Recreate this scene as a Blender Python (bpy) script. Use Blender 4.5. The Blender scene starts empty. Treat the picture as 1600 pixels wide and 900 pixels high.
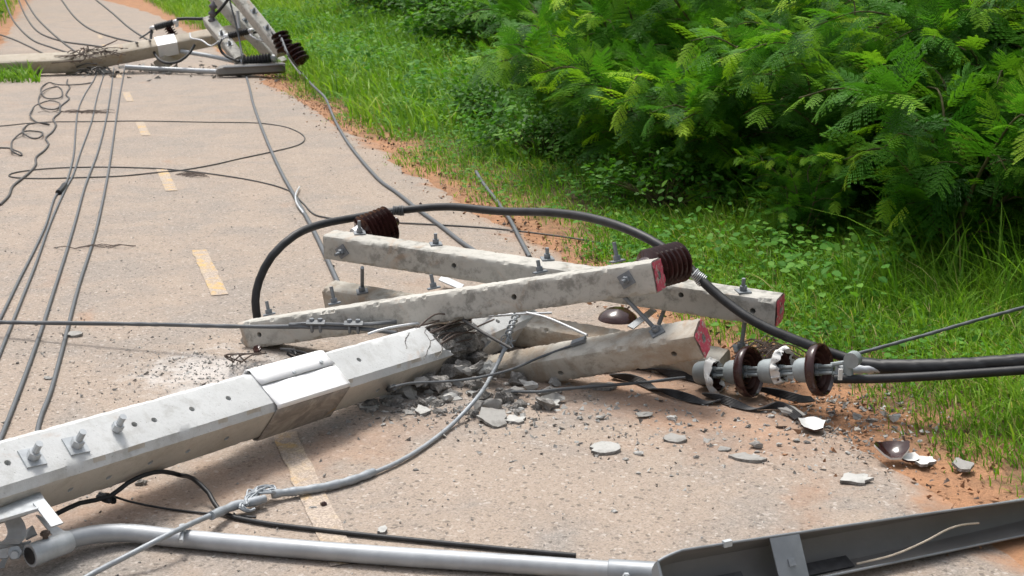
import bpy, bmesh, math, random
import numpy as np
from mathutils import Vector, noise as mnoise
PI = math.pi
rad = math.radians

# ------------------------------------------------------------------ camera, light, exposure
S = bpy.context.scene
COL = S.collection
FPX, CH = 2000.0, 1.6                       # focal length in pixels of a 1600 px wide frame, eye height
TH = math.atan(520 / FPX)                   # camera tilt
cd = bpy.data.cameras.new('camera'); cam = bpy.data.objects.new('camera', cd); COL.objects.link(cam)
cam.location = (0, 0, CH); cam.rotation_euler = (PI / 2 - TH, 0, 0)
cd.sensor_width = 36; cd.lens = FPX / 1600 * 36; cd.clip_start = .05; cd.clip_end = 600
cd.dof.use_dof = True; cd.dof.focus_distance = 4.7; cd.dof.aperture_fstop = 9.0
S.camera = cam
W = bpy.data.worlds.new('World'); S.world = W; W.use_nodes = True
wn = W.node_tree; wn.nodes.clear()
SUN_EL, SUN_AZ = rad(66), rad(-30)          # azimuth from +Y towards +X: behind the poles, a little left
sky = wn.nodes.new('ShaderNodeTexSky'); sky.sky_type = 'NISHITA'; sky.sun_disc = False
sky.sun_elevation = SUN_EL; sky.sun_rotation = SUN_AZ; sky.dust_density = 4.0; sky.ozone_density = .6; sky.air_density = 1.2
hs = wn.nodes.new('ShaderNodeHueSaturation'); hs.inputs['Saturation'].default_value = .38
bgn = wn.nodes.new('ShaderNodeBackground'); bgn.inputs['Strength'].default_value = .08
wo = wn.nodes.new('ShaderNodeOutputWorld')
tcw = wn.nodes.new('ShaderNodeTexCoord'); sep = wn.nodes.new('ShaderNodeSeparateXYZ'); mr = wn.nodes.new('ShaderNodeMapRange'); mxw = wn.nodes.new('ShaderNodeMix'); mxw.data_type = 'RGBA'; mxw.blend_type = 'MULTIPLY'; mxw.inputs['Factor'].default_value = 1
mr.inputs['From Min'].default_value = 0; mr.inputs['From Max'].default_value = 1; mr.inputs['To Min'].default_value = .55; mr.inputs['To Max'].default_value = 1.75      # cloud cover: brighter overhead than at the horizon
wn.links.new(tcw.outputs['Generated'], sep.inputs[0]); wn.links.new(sep.outputs[2], mr.inputs['Value']); wn.links.new(mr.outputs[0], mxw.inputs['B'])
wn.links.new(sky.outputs[0], hs.inputs['Color']); wn.links.new(hs.outputs[0], mxw.inputs['A']); wn.links.new(mxw.outputs['Result'], bgn.inputs[0]); wn.links.new(bgn.outputs[0], wo.inputs[0])
sd = bpy.data.lights.new('sun', 'SUN'); sd.energy = 1.5; sd.angle = rad(14); sd.color = (1, .96, .9)
so = bpy.data.objects.new('sun', sd); COL.objects.link(so)
sdir = Vector((math.sin(SUN_AZ) * math.cos(SUN_EL), math.cos(SUN_AZ) * math.cos(SUN_EL), math.sin(SUN_EL)))
so.rotation_euler = sdir.to_track_quat('Z', 'Y').to_euler(); so.location = (0, 0, 20)
S.view_settings.view_transform = 'Standard'; S.view_settings.look = 'None'
S.view_settings.exposure = .92; S.view_settings.gamma = 1
S.cycles.max_bounces = 6; S.cycles.transparent_max_bounces = 8

# ------------------------------------------------------------------ pixel -> world helpers
Fv = np.array([0, math.cos(TH), -math.sin(TH)]); Uv = np.array([0, math.sin(TH), math.cos(TH)]); CP = np.array([0, 0, CH])
def ray(px, py): return Fv * FPX + np.array([1., 0, 0]) * (px - 800) - Uv * (py - 450)
def G(px, py, z=0.):
    d = ray(px, py); return CP + d * ((z - CH) / d[2])
def PY(px, py, Y):
    d = ray(px, py); return CP + d * (Y / d[1])
def proj(p):
    d = np.asarray(p, float) - CP; z = d @ Fv
    return 800 + FPX * d[0] / z, 450 - FPX * (d @ Uv) / z
def V3(*a): return np.array(a, float)
def unit(v):
    v = np.asarray(v, float); return v / (np.linalg.norm(v) + 1e-12)
RO = V3(-.45, 3.16, 0); RD = unit((-.322, .947, 0)); RN = V3(RD[1], -RD[0], 0)      # road: origin, along, right
def R(u, v, z=0.): return RO + RN * u + RD * v + V3(0, 0, z)

# ------------------------------------------------------------------ mesh building
class MB:
    def __init__(s): s.V = []; s.F = []; s.M = []; s.T = []; s.n = 0
    def add(s, V, F, mi=0, t=0.):
        V = np.asarray(V, float).reshape(-1, 3)
        s.V.append(V); n = s.n
        s.F += [tuple(i + n for i in f) for f in F]; s.M += [mi] * len(F); s.T += [t] * len(F)
        s.n += len(V); return s
    def box(s, c, ax, half, mi=0):
        c = np.asarray(c, float); a = [unit(x) for x in ax]
        P = [c + a[0] * half[0] * i + a[1] * half[1] * j + a[2] * half[2] * k for k in (-1, 1) for j in (-1, 1) for i in (-1, 1)]
        return s.add(P, [(0, 2, 3, 1), (4, 5, 7, 6), (0, 1, 5, 4), (2, 6, 7, 3), (0, 4, 6, 2), (1, 3, 7, 5)], mi)
    def tube(s, P, r, n=8, prof=None, caps=True, mi=0):
        P = np.asarray(P, float); N = len(P); r = np.broadcast_to(np.asarray(r, float), (N,))
        T = np.gradient(P, axis=0); T /= (np.linalg.norm(T, axis=1)[:, None] + 1e-12)
        ref = V3(0, 0, 1) if abs(T[0][2]) < .9 else V3(1, 0, 0)
        nn = unit(np.cross(T[0], ref)); out = []; sl = 0.
        ph = np.arange(n) * 2 * PI / n
        for i in range(N):
            nn = unit(nn - T[i] * (nn @ T[i])); b = np.cross(T[i], nn)
            if i: sl += np.linalg.norm(P[i] - P[i - 1])
            rr = r[i] * (prof(ph, sl) if prof else np.ones(n))
            out.append(P[i] + np.outer(np.cos(ph) * rr, nn) + np.outer(np.sin(ph) * rr, b))
        F = []
        for i in range(N - 1):
            for j in range(n):
                k = (j + 1) % n; F.append((i * n + j, i * n + k, (i + 1) * n + k, (i + 1) * n + j))
        if caps: F.append(tuple(range(n - 1, -1, -1))); F.append(tuple((N - 1) * n + j for j in range(n)))
        return s.add(np.concatenate(out), F, mi)
    def lathe(s, prof, o, ax, n=28, mi=0, wob=None, caps=True):
        o = np.asarray(o, float); a = unit(ax); ref = V3(0, 0, 1) if abs(a[2]) < .9 else V3(1, 0, 0)
        e = unit(np.cross(a, ref)); g = np.cross(a, e); P = []
        for (x, r) in prof:
            for j in range(n):
                ph = 2 * PI * j / n; P.append(o + a * x + (e * math.cos(ph) + g * math.sin(ph)) * (r * (wob(ph) if wob else 1)))
        F = []
        for i in range(len(prof) - 1):
            for j in range(n):
                k = (j + 1) % n; F.append((i * n + j, (i + 1) * n + j, (i + 1) * n + k, i * n + k))
        if caps and prof[0][1] > 1e-5: F.append(tuple(range(n)))
        if caps and prof[-1][1] > 1e-5: F.append(tuple((len(prof) - 1) * n + j for j in range(n - 1, -1, -1)))
        return s.add(P, F, mi)
    def hexnut(s, o, ax, r, h, mi=0): return s.lathe([(0, r * .93), (h * .12, r), (h * .88, r), (h, r * .93)], o, ax, 6, mi)
    def plate(s, P, th, mi=0):
        P = np.asarray(P, float); n = np.zeros(3); c = P.mean(0)
        for i in range(len(P)): n += np.cross(P[i] - c, P[(i + 1) % len(P)] - c)
        n = unit(n); k = len(P); V = np.concatenate([P + n * th / 2, P - n * th / 2])
        F = [tuple(range(k)), tuple(range(2 * k - 1, k - 1, -1))] + [(i, i + k, (i + 1) % k + k, (i + 1) % k) for i in range(k)]
        return s.add(V, F, mi)
def spl(P, step=.04):
    P = np.asarray(P, float); Q = np.concatenate([[2 * P[0] - P[1]], P, [2 * P[-1] - P[-2]]]); out = []
    for i in range(1, len(Q) - 2):
        a, b, c, d = Q[i - 1:i + 3]; L = np.linalg.norm(c - b); m = max(2, int(L / step))
        ta, tb, tc = [max(1e-4, np.linalg.norm(x)) ** .5 for x in (b - a, c - b, d - c)]      # centripetal
        t0, t1, t2, t3 = 0, ta, ta + tb, ta + tb + tc
        for t in np.linspace(t1, t2, m, endpoint=False):
            A1 = (t1 - t) / (t1 - t0) * a + (t - t0) / (t1 - t0) * b; A2 = (t2 - t) / (t2 - t1) * b + (t - t1) / (t2 - t1) * c
            A3 = (t3 - t) / (t3 - t2) * c + (t - t2) / (t3 - t2) * d
            B1 = (t2 - t) / (t2 - t0) * A1 + (t - t0) / (t2 - t0) * A2; B2 = (t3 - t) / (t3 - t1) * A2 + (t - t1) / (t3 - t1) * A3
            out.append((t2 - t) / (t2 - t1) * B1 + (t - t1) / (t2 - t1) * B2)
    out.append(P[-1]); return np.array(out)
LOC = {}
def tag(o, label=None, cat=None, group=None, kind=None):
    if label: o['label'] = label
    if cat: o['category'] = cat
    if group: o['group'] = group
    if kind: o['kind'] = kind
    return o
def thing(name, loc, label, cat, group=None):
    o = bpy.data.objects.new(name, None); o.empty_display_size = .1; COL.objects.link(o)
    o.location = [float(x) for x in loc]; LOC[o] = np.asarray(loc, float)
    return tag(o, label, cat, group)
def obj(name, mb, mats, parent=None, base=None, sharp=35, smooth=True):
    """link the collected geometry (world coordinates) as ONE mesh object"""
    if isinstance(mb, MB): V = np.concatenate(mb.V); F = mb.F; M = mb.M; T = mb.T
    else: V, F, M, T = mb
    if parent is not None: b = LOC[parent]
    else: b = np.asarray(base, float) if base is not None else np.array([*(V.min(0) + V.max(0))[:2] / 2, V[:, 2].min()])
    me = bpy.data.meshes.new(name); me.from_pydata((V - b).tolist(), [], F)
    if not isinstance(mats, (list, tuple)): mats = [mats]
    for m in mats: me.materials.append(m)
    if M is not None and len(mats) > 1: me.polygons.foreach_set('material_index', M)
    if smooth:
        me.polygons.foreach_set('use_smooth', [True] * len(F)); me.set_sharp_from_angle(angle=rad(sharp))
    if T is not None and any(T):
        at = me.attributes.new('tint', 'FLOAT', 'FACE'); at.data.foreach_set('value', T)
    me.update()
    o = bpy.data.objects.new(name, me); COL.objects.link(o)
    if parent is not None: o.parent = parent
    else: o.location = [float(x) for x in b]
    LOC[o] = b
    return o
def big(name, V, Q, mat, tint, parent=None, base=(0, 0, 0)):
    """fast path for foliage: V (n,3) float, Q (m,4) int, tint (m,)"""
    b = LOC[parent] if parent is not None else np.asarray(base, float)
    me = bpy.data.meshes.new(name); V = (V - b).astype(np.float32); m = len(Q)
    me.vertices.add(len(V)); me.vertices.foreach_set('co', V.ravel())
    me.loops.add(4 * m); me.loops.foreach_set('vertex_index', Q.astype(np.int32).ravel())
    me.polygons.add(m); me.polygons.foreach_set('loop_start', np.arange(m, dtype=np.int32) * 4)
    me.update(calc_edges=True)
    at = me.attributes.new('tint', 'FLOAT', 'FACE'); at.data.foreach_set('value', tint.astype(np.float32))
    me.materials.append(mat)
    o = bpy.data.objects.new(name, me); COL.objects.link(o)
    if parent is not None: o.parent = parent
    else: o.location = [float(x) for x in b]
    LOC[o] = b
    return o

# ------------------------------------------------------------------ materials
class NT:
    def __init__(s, name):
        s.m = bpy.data.materials.new(name); s.m.use_nodes = True; s.t = s.m.node_tree
        s.b = s.t.nodes['Principled BSDF']; s.co = s.n('ShaderNodeTexCoord').outputs['Object']
    def n(s, ty, **kw):
        nd = s.t.nodes.new(ty)
        for k, v in kw.items(): setattr(nd, k, v)
        return nd
    def link(s, a, b): s.t.links.new(a, b)
    def val(s, sock, v):
        if hasattr(v, 'is_output') or isinstance(v, bpy.types.NodeSocket): s.link(v, sock)
        else: sock.default_value = (*v, 1) if isinstance(v, tuple) and len(v) == 3 and sock.type == 'RGBA' else v
    def noise(s, sc, det=4, rough=.55, dist=0., co=None):
        d = s.n('ShaderNodeTexNoise'); d.inputs['Scale'].default_value = sc; d.inputs['Detail'].default_value = det
        d.inputs['Roughness'].default_value = rough; d.inputs['Distortion'].default_value = dist
        s.link(co or s.co, d.inputs['Vector']); return d.outputs['Fac']
    def vor(s, sc, out='Distance', rnd=1.):
        d = s.n('ShaderNodeTexVoronoi'); d.inputs['Scale'].default_value = sc; d.inputs['Randomness'].default_value = rnd
        s.link(s.co, d.inputs['Vector']); return d.outputs[out]
    def ramp(s, f, lo, hi, a=0., b=1.):
        d = s.n('ShaderNodeMapRange'); d.interpolation_type = 'SMOOTHSTEP'
        for k, v in zip(('From Min', 'From Max', 'To Min', 'To Max'), (lo, hi, a, b)): d.inputs[k].default_value = v
        s.link(f, d.inputs['Value']); return d.outputs['Result']
    def mix(s, f, a, b, mode='MIX'):
        d = s.n('ShaderNodeMix', data_type='RGBA', blend_type=mode)
        s.val(d.inputs['Factor'], f); s.val(d.inputs['A'], a); s.val(d.inputs['B'], b); return d.outputs['Result']
    def math(s, op, a, b=0.):
        d = s.n('ShaderNodeMath', operation=op); s.val(d.inputs[0], a); s.val(d.inputs[1], b); return d.outputs[0]
    def xyz(s):
        d = s.n('ShaderNodeSeparateXYZ'); s.link(s.co, d.inputs[0]); return d.outputs
    def scaled(s, v):
        d = s.n('ShaderNodeVectorMath', operation='MULTIPLY'); s.link(s.co, d.inputs[0]); d.inputs[1].default_value = v; return d.outputs[0]
    def bump(s, h, st=.3, dist=.01):
        d = s.n('ShaderNodeBump'); d.inputs['Strength'].default_value = st; d.inputs['Distance'].default_value = dist
        s.link(h, d.inputs['Height']); s.link(d.outputs[0], s.b.inputs['Normal'])
    def done(s, col, rough=.8, metal=0., spec=.4):
        s.val(s.b.inputs['Base Color'], col); s.val(s.b.inputs['Roughness'], rough); s.val(s.b.inputs['Metallic'], metal)
        s.b.inputs['Specular IOR Level'].default_value = spec; return s.m

def m_concrete(name, base, blot, blot_amt, rust=.15, pits=.4, mud=None):
    t = NT(name)
    big_ = t.noise(2.3, 5, .6, .6); mid = t.noise(15, 9, .72, .15); fine = t.noise(95, 5, .7)
    c = t.mix(t.ramp(big_, .35, .7), base, tuple(x * .86 for x in base))
    c = t.mix(t.math('MULTIPLY', t.math('MULTIPLY', t.ramp(mid, .46, .64), t.ramp(t.noise(3.1, 3), .36, .6, .35, 1)), blot_amt), c, blot)
    c = t.mix(t.math('MULTIPLY', t.ramp(t.noise(5.1, 4, .6, 1.2), .58, .72), rust), c, (.42, .25, .13))
    c = t.mix(t.math('MULTIPLY', t.ramp(fine, .52, .72), .35), c, tuple(x * .6 for x in base))
    if mud: c = t.mix(t.ramp(t.noise(4.2, 6, .65, .9), .44, .70), c, mud)
    pit = t.ramp(t.vor(62), .03, .13)
    c = t.mix(t.math('MULTIPLY', t.math('SUBTRACT', 1., pit), pits), c, (.12, .11, .1))
    t.bump(t.math('ADD', t.math('MULTIPLY', fine, .6), t.math('MULTIPLY', pit, .5)), .5, .004)
    return t.done(c, .9, 0, .25)
M_pole = m_concrete('pole_concrete', (.60, .61, .605), (.36, .355, .33), .5, .34, .5)
M_poleshade = m_concrete('shaded_pole_concrete', (.53, .495, .44), (.33, .29, .235), .5, .4, .5)  # pole concrete with the tan of shade and bounce light painted in
M_arm = m_concrete('arm_concrete', (.50, .485, .44), (.16, .158, .14), .72, .34, .5)
M_armmud = m_concrete('muddy_concrete', (.50, .475, .42), (.20, .175, .14), .6, .4, .5, (.33, .265, .20))
M_farpole = m_concrete('far_pole_concrete', (.50, .445, .365), (.34, .27, .19), .5, .6, .2)
M_frag = m_concrete('fragment_concrete', (.33, .32, .30), (.15, .14, .125), .6, .2, .5)
M_fragpale = m_concrete('pale_fragment_concrete', (.47, .465, .44), (.22, .21, .19), .6, .2, .4)
def m_fracture():
    t = NT('broken_concrete'); a = t.noise(28, 8, .75, .6)
    c = t.mix(t.ramp(a, .35, .68), (.15, .142, .13), (.42, .40, .375))
    t.bump(t.math('ADD', a, t.noise(120, 4)), .9, .012); return t.done(c, .95, 0, .2)
M_frac = m_fracture()
def m_red():
    t = NT('red_end_paint'); a = t.noise(42, 6, .7, .8)
    c = t.mix(t.ramp(a, .40, .47), (.56, .46, .42), (.62, .10, .15)); c = t.mix(t.ramp(t.noise(25, 4), .62, .7), c, (.22, .03, .04))
    t.bump(a, .7, .006); return t.done(c, .75)
M_red = m_red()
def m_metal(name, col, rough, metal, spot=(.25, .15, .1), amt=.2, sc=25):
    t = NT(name); a = t.noise(sc, 6, .65); c = t.mix(t.ramp(a, .3, .75), tuple(x * .75 for x in col), col)
    c = t.mix(t.math('MULTIPLY', t.ramp(t.noise(sc * .6, 5, .7, 1.), .6, .72), amt), c, spot)
    t.bump(t.noise(sc * 5, 3), .15, .002)
    return t.done(c, t.ramp(a, .3, .7, rough - .08, rough + .12), metal, .5)
M_galv = m_metal('galvanised_steel', (.52, .55, .57), .5, .3, (.4, .3, .2), .12)
M_pipe = m_metal('galvanised_pipe', (.42, .44, .46), .5, .35, (.45, .3, .15), .3, 9)
M_bolt = m_metal('weathered_steel', (.24, .26, .28), .55, .5, (.25, .15, .1), .35, 60)
M_wire = m_metal('grey_wire', (.125, .135, .145), .6, .25, (.07, .065, .06), .3, 30)
M_guy = m_metal('pale_grey_wire', (.36, .39, .415), .55, .25, (.15, .14, .13), .3, 30)
M_wiredark = m_metal('dark_wire', (.075, .072, .07), .6, .2, (.15, .1, .07), .3, 30)
M_rust = m_metal('rusty_strand', (.13, .10, .085), .75, .2, (.3, .16, .09), .5, 50)
M_light = m_metal('bright_wire', (.62, .64, .66), .45, .3, (.4, .4, .4), .2, 30)
M_lampin = m_metal('lamp_reflector', (.20, .19, .178), .65, .1, (.16, .14, .12), .4, 6)
M_lampout = m_metal('lamp_shell', (.30, .32, .34), .45, .4, (.4, .38, .35), .2, 10)
def m_sleeve_reflect():
    t = NT('soil_reflecting_sheet_metal'); a = t.noise(9, 8, .7, .7)
    c = t.mix(t.ramp(a, .38, .62), (.42, .37, .32), (.24, .215, .19)); c = t.mix(t.ramp(t.noise(5, 5, .6, 1), .63, .70), c, (.45, .27, .08))  # brown-grey is soil reflection painted in; the orange patches are rust
    return t.done(c, .7)
M_sleevereflect = m_sleeve_reflect()
def m_plain(name, col, rough, spec=.5, var=.25, sc=20, bump=.1):
    t = NT(name); a = t.noise(sc, 5, .6); c = t.mix(t.ramp(a, .3, .7), tuple(x * (1 - var) for x in col), tuple(x * (1 + var) for x in col))
    t.bump(t.noise(sc * 8, 3), bump, .002); return t.done(c, rough, 0, spec)
M_sleeve = m_plain('white_sheet_metal', (.82, .82, .82), .5, .3, .04, 12, .02)
M_black = m_plain('black_cable', (.018, .019, .021), .5, .4, .4, 14)
M_dustblack = m_plain('dusty_black_plastic', (.028, .028, .03), .55, .4, .4, 30)
def m_porc():
    t = NT('brown_porcelain'); a = t.noise(14, 5, .6); c = t.mix(t.ramp(a, .4, .75), (.030, .011, .010), (.050, .021, .018))
    c = t.mix(t.math('MULTIPLY', t.ramp(t.noise(40, 6, .7), .6, .78), .15), c, (.18, .12, .1))
    return t.done(c, t.ramp(t.noise(20, 5), .4, .7, .14, .30), 0, .5)
M_porc = m_porc()
M_porcdust = m_plain('dusty_brown_porcelain', (.050, .021, .017), .5, .18, .3, 25, .05)
M_white = m_plain('broken_white_porcelain', (.62, .62, .60), .55, .4, .12, 30)
M_capgrey = m_metal('grey_casting', (.33, .37, .38), .6, .3, (.25, .22, .2), .25, 30)

def soil_col(t):
    a = t.noise(5, 8, .68, .6); b = t.noise(60, 5, .7)
    c = t.mix(t.ramp(a, .35, .66), (.42, .225, .125), (.27, .155, .095)); c = t.mix(t.ramp(b, .55, .75, 0, .6), c, (.15, .095, .065))
    return c, a, b
def m_road():
    t = NT('dusty_asphalt'); x, y, z = t.xyz()          # object space: x across (0 = centre line), y along
    cell = t.vor(210, 'Color'); cs = t.n('ShaderNodeSeparateColor'); t.link(cell, cs.inputs[0]); rnd = cs.outputs[0]
    cell2 = t.vor(95, 'Color'); cs2 = t.n('ShaderNodeSeparateColor'); t.link(cell2, cs2.inputs[0])
    big_ = t.noise(.55, 5, .6, .5); med = t.noise(2.6, 6, .62, .6); fine = t.noise(38, 6, .7)
    dust = t.mix(t.ramp(med, .3, .7), (.345, .280, .226), (.305, .250, .205))
    grey = t.mix(t.ramp(fine, .3, .7), (.20, .185, .168), (.30, .278, .255))
    g = t.ramp(t.math('ADD', t.math('MULTIPLY', med, .55), t.math('MULTIPLY', big_, .6)), .50, .70)
    near = t.ramp(y, 3.4, 0.2)                            # the worn, less dusty stretch by the broken pole
    g = t.math('MULTIPLY', g, t.math('ADD', .50, t.math('MULTIPLY', near, .5)))
    c = t.mix(g, dust, grey)
    c = t.mix(t.ramp(rnd, .62, .98, 0, .42), c, (.46, .40, .35)); c = t.mix(t.ramp(rnd, .30, .02, 0, .45), c, (.13, .11, .095))
    c = t.mix(t.ramp(cs2.outputs[1], .94, .99, 0, .38), c, (.60, .55, .5)); c = t.mix(t.ramp(cs2.outputs[2], .94, .99, 0, .6), c, (.09, .08, .07))
    # orange soil washed over the edges and in streaks
    e = t.math('ABSOLUTE', x); en = t.math('ADD', e, t.math('MULTIPLY', t.math('SUBTRACT', t.noise(1.6, 7, .66, .6), .5), 1.15))
    edge = t.math('MAXIMUM', t.ramp(en, 1.72, 1.97, 0, .9), t.ramp(e, 1.78, 1.97))
    pile = t.n('ShaderNodeVectorMath', operation='DISTANCE'); t.link(t.scaled((1, .8, 0)), pile.inputs[0]); pile.inputs[1].default_value = (1.75, .85, 0)
    pn = t.math('ADD', pile.outputs['Value'], t.math('MULTIPLY', t.math('SUBTRACT', t.noise(3.1, 7, .66, .5), .5), 1.1))
    soil = t.math('MAXIMUM', edge, t.ramp(pn, .92, .3, 0, .54))
    str_ = t.math('MULTIPLY', t.ramp(t.noise(1.1, 6, .65, .9), .60, .75), .40)
    soil = t.math('MAXIMUM', soil, str_)
    ln = t.n('ShaderNodeVectorMath', operation='DOT_PRODUCT'); t.link(t.co, ln.inputs[0]); ln.inputs[1].default_value = tuple(PLN)
    ld = t.math('ABSOLUTE', t.math('ADD', t.math('SUBTRACT', ln.outputs['Value'], PLD), t.math('MULTIPLY', t.math('SUBTRACT', t.noise(4.5, 7, .66, .6), .5), .55)))
    soil = t.math('MAXIMUM', soil, t.math('MULTIPLY', t.ramp(ld, .20, .05, 0, .30), t.ramp(x, .9, .2)))
    soil = t.math('MAXIMUM', t.math('MULTIPLY', soil, t.ramp(t.noise(55, 5, .7), .25, .5, .55, 1)), t.ramp(e, 1.84, 1.98))
    sc = soil_col(t)[0]
    c = t.mix(soil, c, sc)
    pw = t.n('ShaderNodeVectorMath', operation='DISTANCE'); t.link(t.scaled((1, 1, 0)), pw.inputs[0]); pw.inputs[1].default_value = tuple(POWDER)
    pwn = t.math('ADD', pw.outputs['Value'], t.math('MULTIPLY', t.math('SUBTRACT', t.noise(9, 7, .7, .5), .5), .9))
    c = t.mix(t.ramp(pwn, .36, .05, 0, .55), c, (.58, .56, .54))
    crack = t.n('ShaderNodeTexVoronoi', feature='DISTANCE_TO_EDGE'); crack.inputs['Scale'].default_value = .33
    wv = t.n('ShaderNodeVectorMath', operation='ADD'); t.link(t.co, wv.inputs[0])
    nz = t.n('ShaderNodeTexNoise'); nz.inputs['Scale'].default_value = 2.2; nz.inputs['Detail'].default_value = 6; t.link(t.co, nz.inputs['Vector']); t.link(nz.outputs['Color'], wv.inputs[1])
    t.link(wv.outputs[0], crack.inputs['Vector'])
    c = t.mix(t.math('MULTIPLY', t.ramp(crack.outputs['Distance'], .006, .0015), t.ramp(t.noise(.9, 3), .5, .6, 0, .15)), c, (.16, .12, .1))
    t.bump(t.math('ADD', t.math('MULTIPLY', rnd, .5), t.math('ADD', fine, t.math('MULTIPLY', soil, -.3))), .55, .006)
    return t.done(c, .92, 0, .2), sc
def road_uv(p): q = np.asarray(p) - RO; return float(q @ RN), float(q @ RD)
pu = road_uv(G(325, 580)); POWDER = (pu[0], pu[1], 0)
a_, b_ = road_uv(G(60, 835)), road_uv(G(520, 705)); tn_ = unit((b_[0] - a_[0], b_[1] - a_[1], 0)); PLN = (-tn_[1], tn_[0], 0); PLD = PLN[0] * a_[0] + PLN[1] * a_[1]
M_road, _ = m_road()
def m_paint():
    t = NT('worn_yellow_paint'); a = t.noise(16, 8, .72, .6); b = t.noise(4.5, 4, .6)
    rn = t.vor(210, 'Color'); cs = t.n('ShaderNodeSeparateColor'); t.link(rn, cs.inputs[0])
    road = t.mix(t.ramp(cs.outputs[0], .2, .9), (.30, .25, .21), (.47, .39, .32))
    wear = t.ramp(t.math('ADD', t.math('MULTIPLY', a, .8), t.math('MULTIPLY', b, .5)), .47, .68, .12, 1); wear = t.math('MAXIMUM', wear, t.math('MULTIPLY', t.ramp(t.math('ADD', t.xyz()[1], a), 2.2, 1.0), t.ramp(b, .34, .52, .45, 1)))
    c = t.mix(wear, (.58, .36, .085), road); c = t.mix(t.ramp(t.noise(9, 4), .5, .8, 0, .6), c, (.52, .40, .22))
    t.bump(t.noise(60, 5), .4, .004); return t.done(c, .85, 0, .25)
M_paint = m_paint()
def m_soil():
    t = NT('orange_soil'); c, a, b = soil_col(t)
    x, y, z = t.xyz()
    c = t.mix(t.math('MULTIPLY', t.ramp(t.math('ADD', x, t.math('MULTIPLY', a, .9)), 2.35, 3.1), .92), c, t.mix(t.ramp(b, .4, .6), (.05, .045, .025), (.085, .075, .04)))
    t.bump(t.math('ADD', a, b), .7, .02); return t.done(c, .95, 0, .15)
M_soil = m_soil()
def m_leaf(name, stops, rough=.55, trans=.35, tmul=1.5):
    t = NT(name); at = t.n('ShaderNodeAttribute', attribute_name='tint')
    cr = t.n('ShaderNodeValToRGB'); el = cr.color_ramp.elements
    for i, (p, c) in enumerate(stops):
        e = el[i] if i < 2 else el.new(p)
        e.position = p; e.color = (*c, 1)
    t.link(at.outputs['Fac'], cr.inputs[0])
    t.val(t.b.inputs['Base Color'], cr.outputs[0]); t.b.inputs['Roughness'].default_value = rough; t.b.inputs['Specular IOR Level'].default_value = .16
    tr = t.n('ShaderNodeBsdfTranslucent'); t.link(t.mix(1., cr.outputs[0], (tmul, tmul * 1.05, tmul * .5), 'MULTIPLY'), tr.inputs[0])
    mx = t.n('ShaderNodeMixShader'); mx.inputs[0].default_value = trans
    out = t.t.nodes['Material Output']; t.link(t.b.outputs[0], mx.inputs[1]); t.link(tr.outputs[0], mx.inputs[2]); t.link(mx.outputs[0], out.inputs[0])
    return t.m
M_frond = m_leaf('feathery_leaf', [(0, (.016, .070, .010)), (.40, (.070, .215, .018)), (.70, (.18, .36, .024)), (1, (.36, .54, .036))])
M_grass = m_leaf('grass_blade', [(0, (.055, .145, .014)), (.4, (.125, .265, .022)), (.78, (.23, .38, .038)), (.93, (.30, .38, .07)), (1, (.44, .38, .18))], .5, .35)
M_weed = m_leaf('weed_leaf', [(0, (.035, .13, .018)), (.5, (.085, .235, .03)), (1, (.20, .37, .06))], .62, .35)
M_weed.node_tree.nodes['Principled BSDF'].inputs['Specular IOR Level'].default_value = .15
M_bush = m_leaf('broad_leaf', [(0, (.035, .12, .014)), (.5, (.085, .22, .024)), (1, (.22, .38, .035))], .55, .35)
M_bush.node_tree.nodes['Principled BSDF'].inputs['Specular IOR Level'].default_value = .2
M_bark = m_plain('bark', (.10, .075, .055), .9, .2, .4, 30, .6)
M_stem = m_plain('green_brown_stem', (.09, .085, .035), .8, .3, .3, 30, .3)

# ------------------------------------------------------------------ ground, verge, road
RANG = math.atan2(RN[1], RN[0])
def local(name, V, F, mat, parent=None, kind=None):
    """a sheet in road coordinates: x across, y along"""
    me = bpy.data.meshes.new(name); me.from_pydata([tuple(map(float, v)) for v in V], [], F); me.materials.append(mat)
    me.polygons.foreach_set('use_smooth', [True] * len(F))
    o = bpy.data.objects.new(name, me); COL.objects.link(o)
    if parent is None: o.location = RO.tolist(); o.rotation_euler = (0, 0, RANG)
    else: o.parent = parent
    return tag(o, kind=kind)
def verge_z(u, v):
    a = max(0., abs(u) - 2.0)
    n = mnoise.noise(Vector((u * .8, v * .8, 3.3))) * .035
    side = 1 if u > 0 else .5
    return -.012 + min(a, .5) * (.03 + n * .5) + n * min(1, a) + side * .10 * max(0., a - 1.0) ** 1.15 if a < 14 else 1.2 * side
us = np.concatenate([[-160, -60, -25], np.arange(-14, -2, .6), [-1.9, -.9, 0, .9], np.arange(1.7, 5.0, .15), np.arange(5., 15, .7), [25, 60, 160]])
vs = np.concatenate([[-60, -20, -8], np.arange(-5, 10, .3), np.arange(10, 60, 1.2), [80, 130, 300]])
V = [(u, v, verge_z(u, v) if abs(u) > 1.95 else -.012) for v in vs for u in us]
nu = len(us); F = [(j * nu + i, j * nu + i + 1, (j + 1) * nu + i + 1, (j + 1) * nu + i) for j in range(len(vs) - 1) for i in range(nu - 1)]
local('ground', V, F, M_soil, kind='structure')
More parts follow.
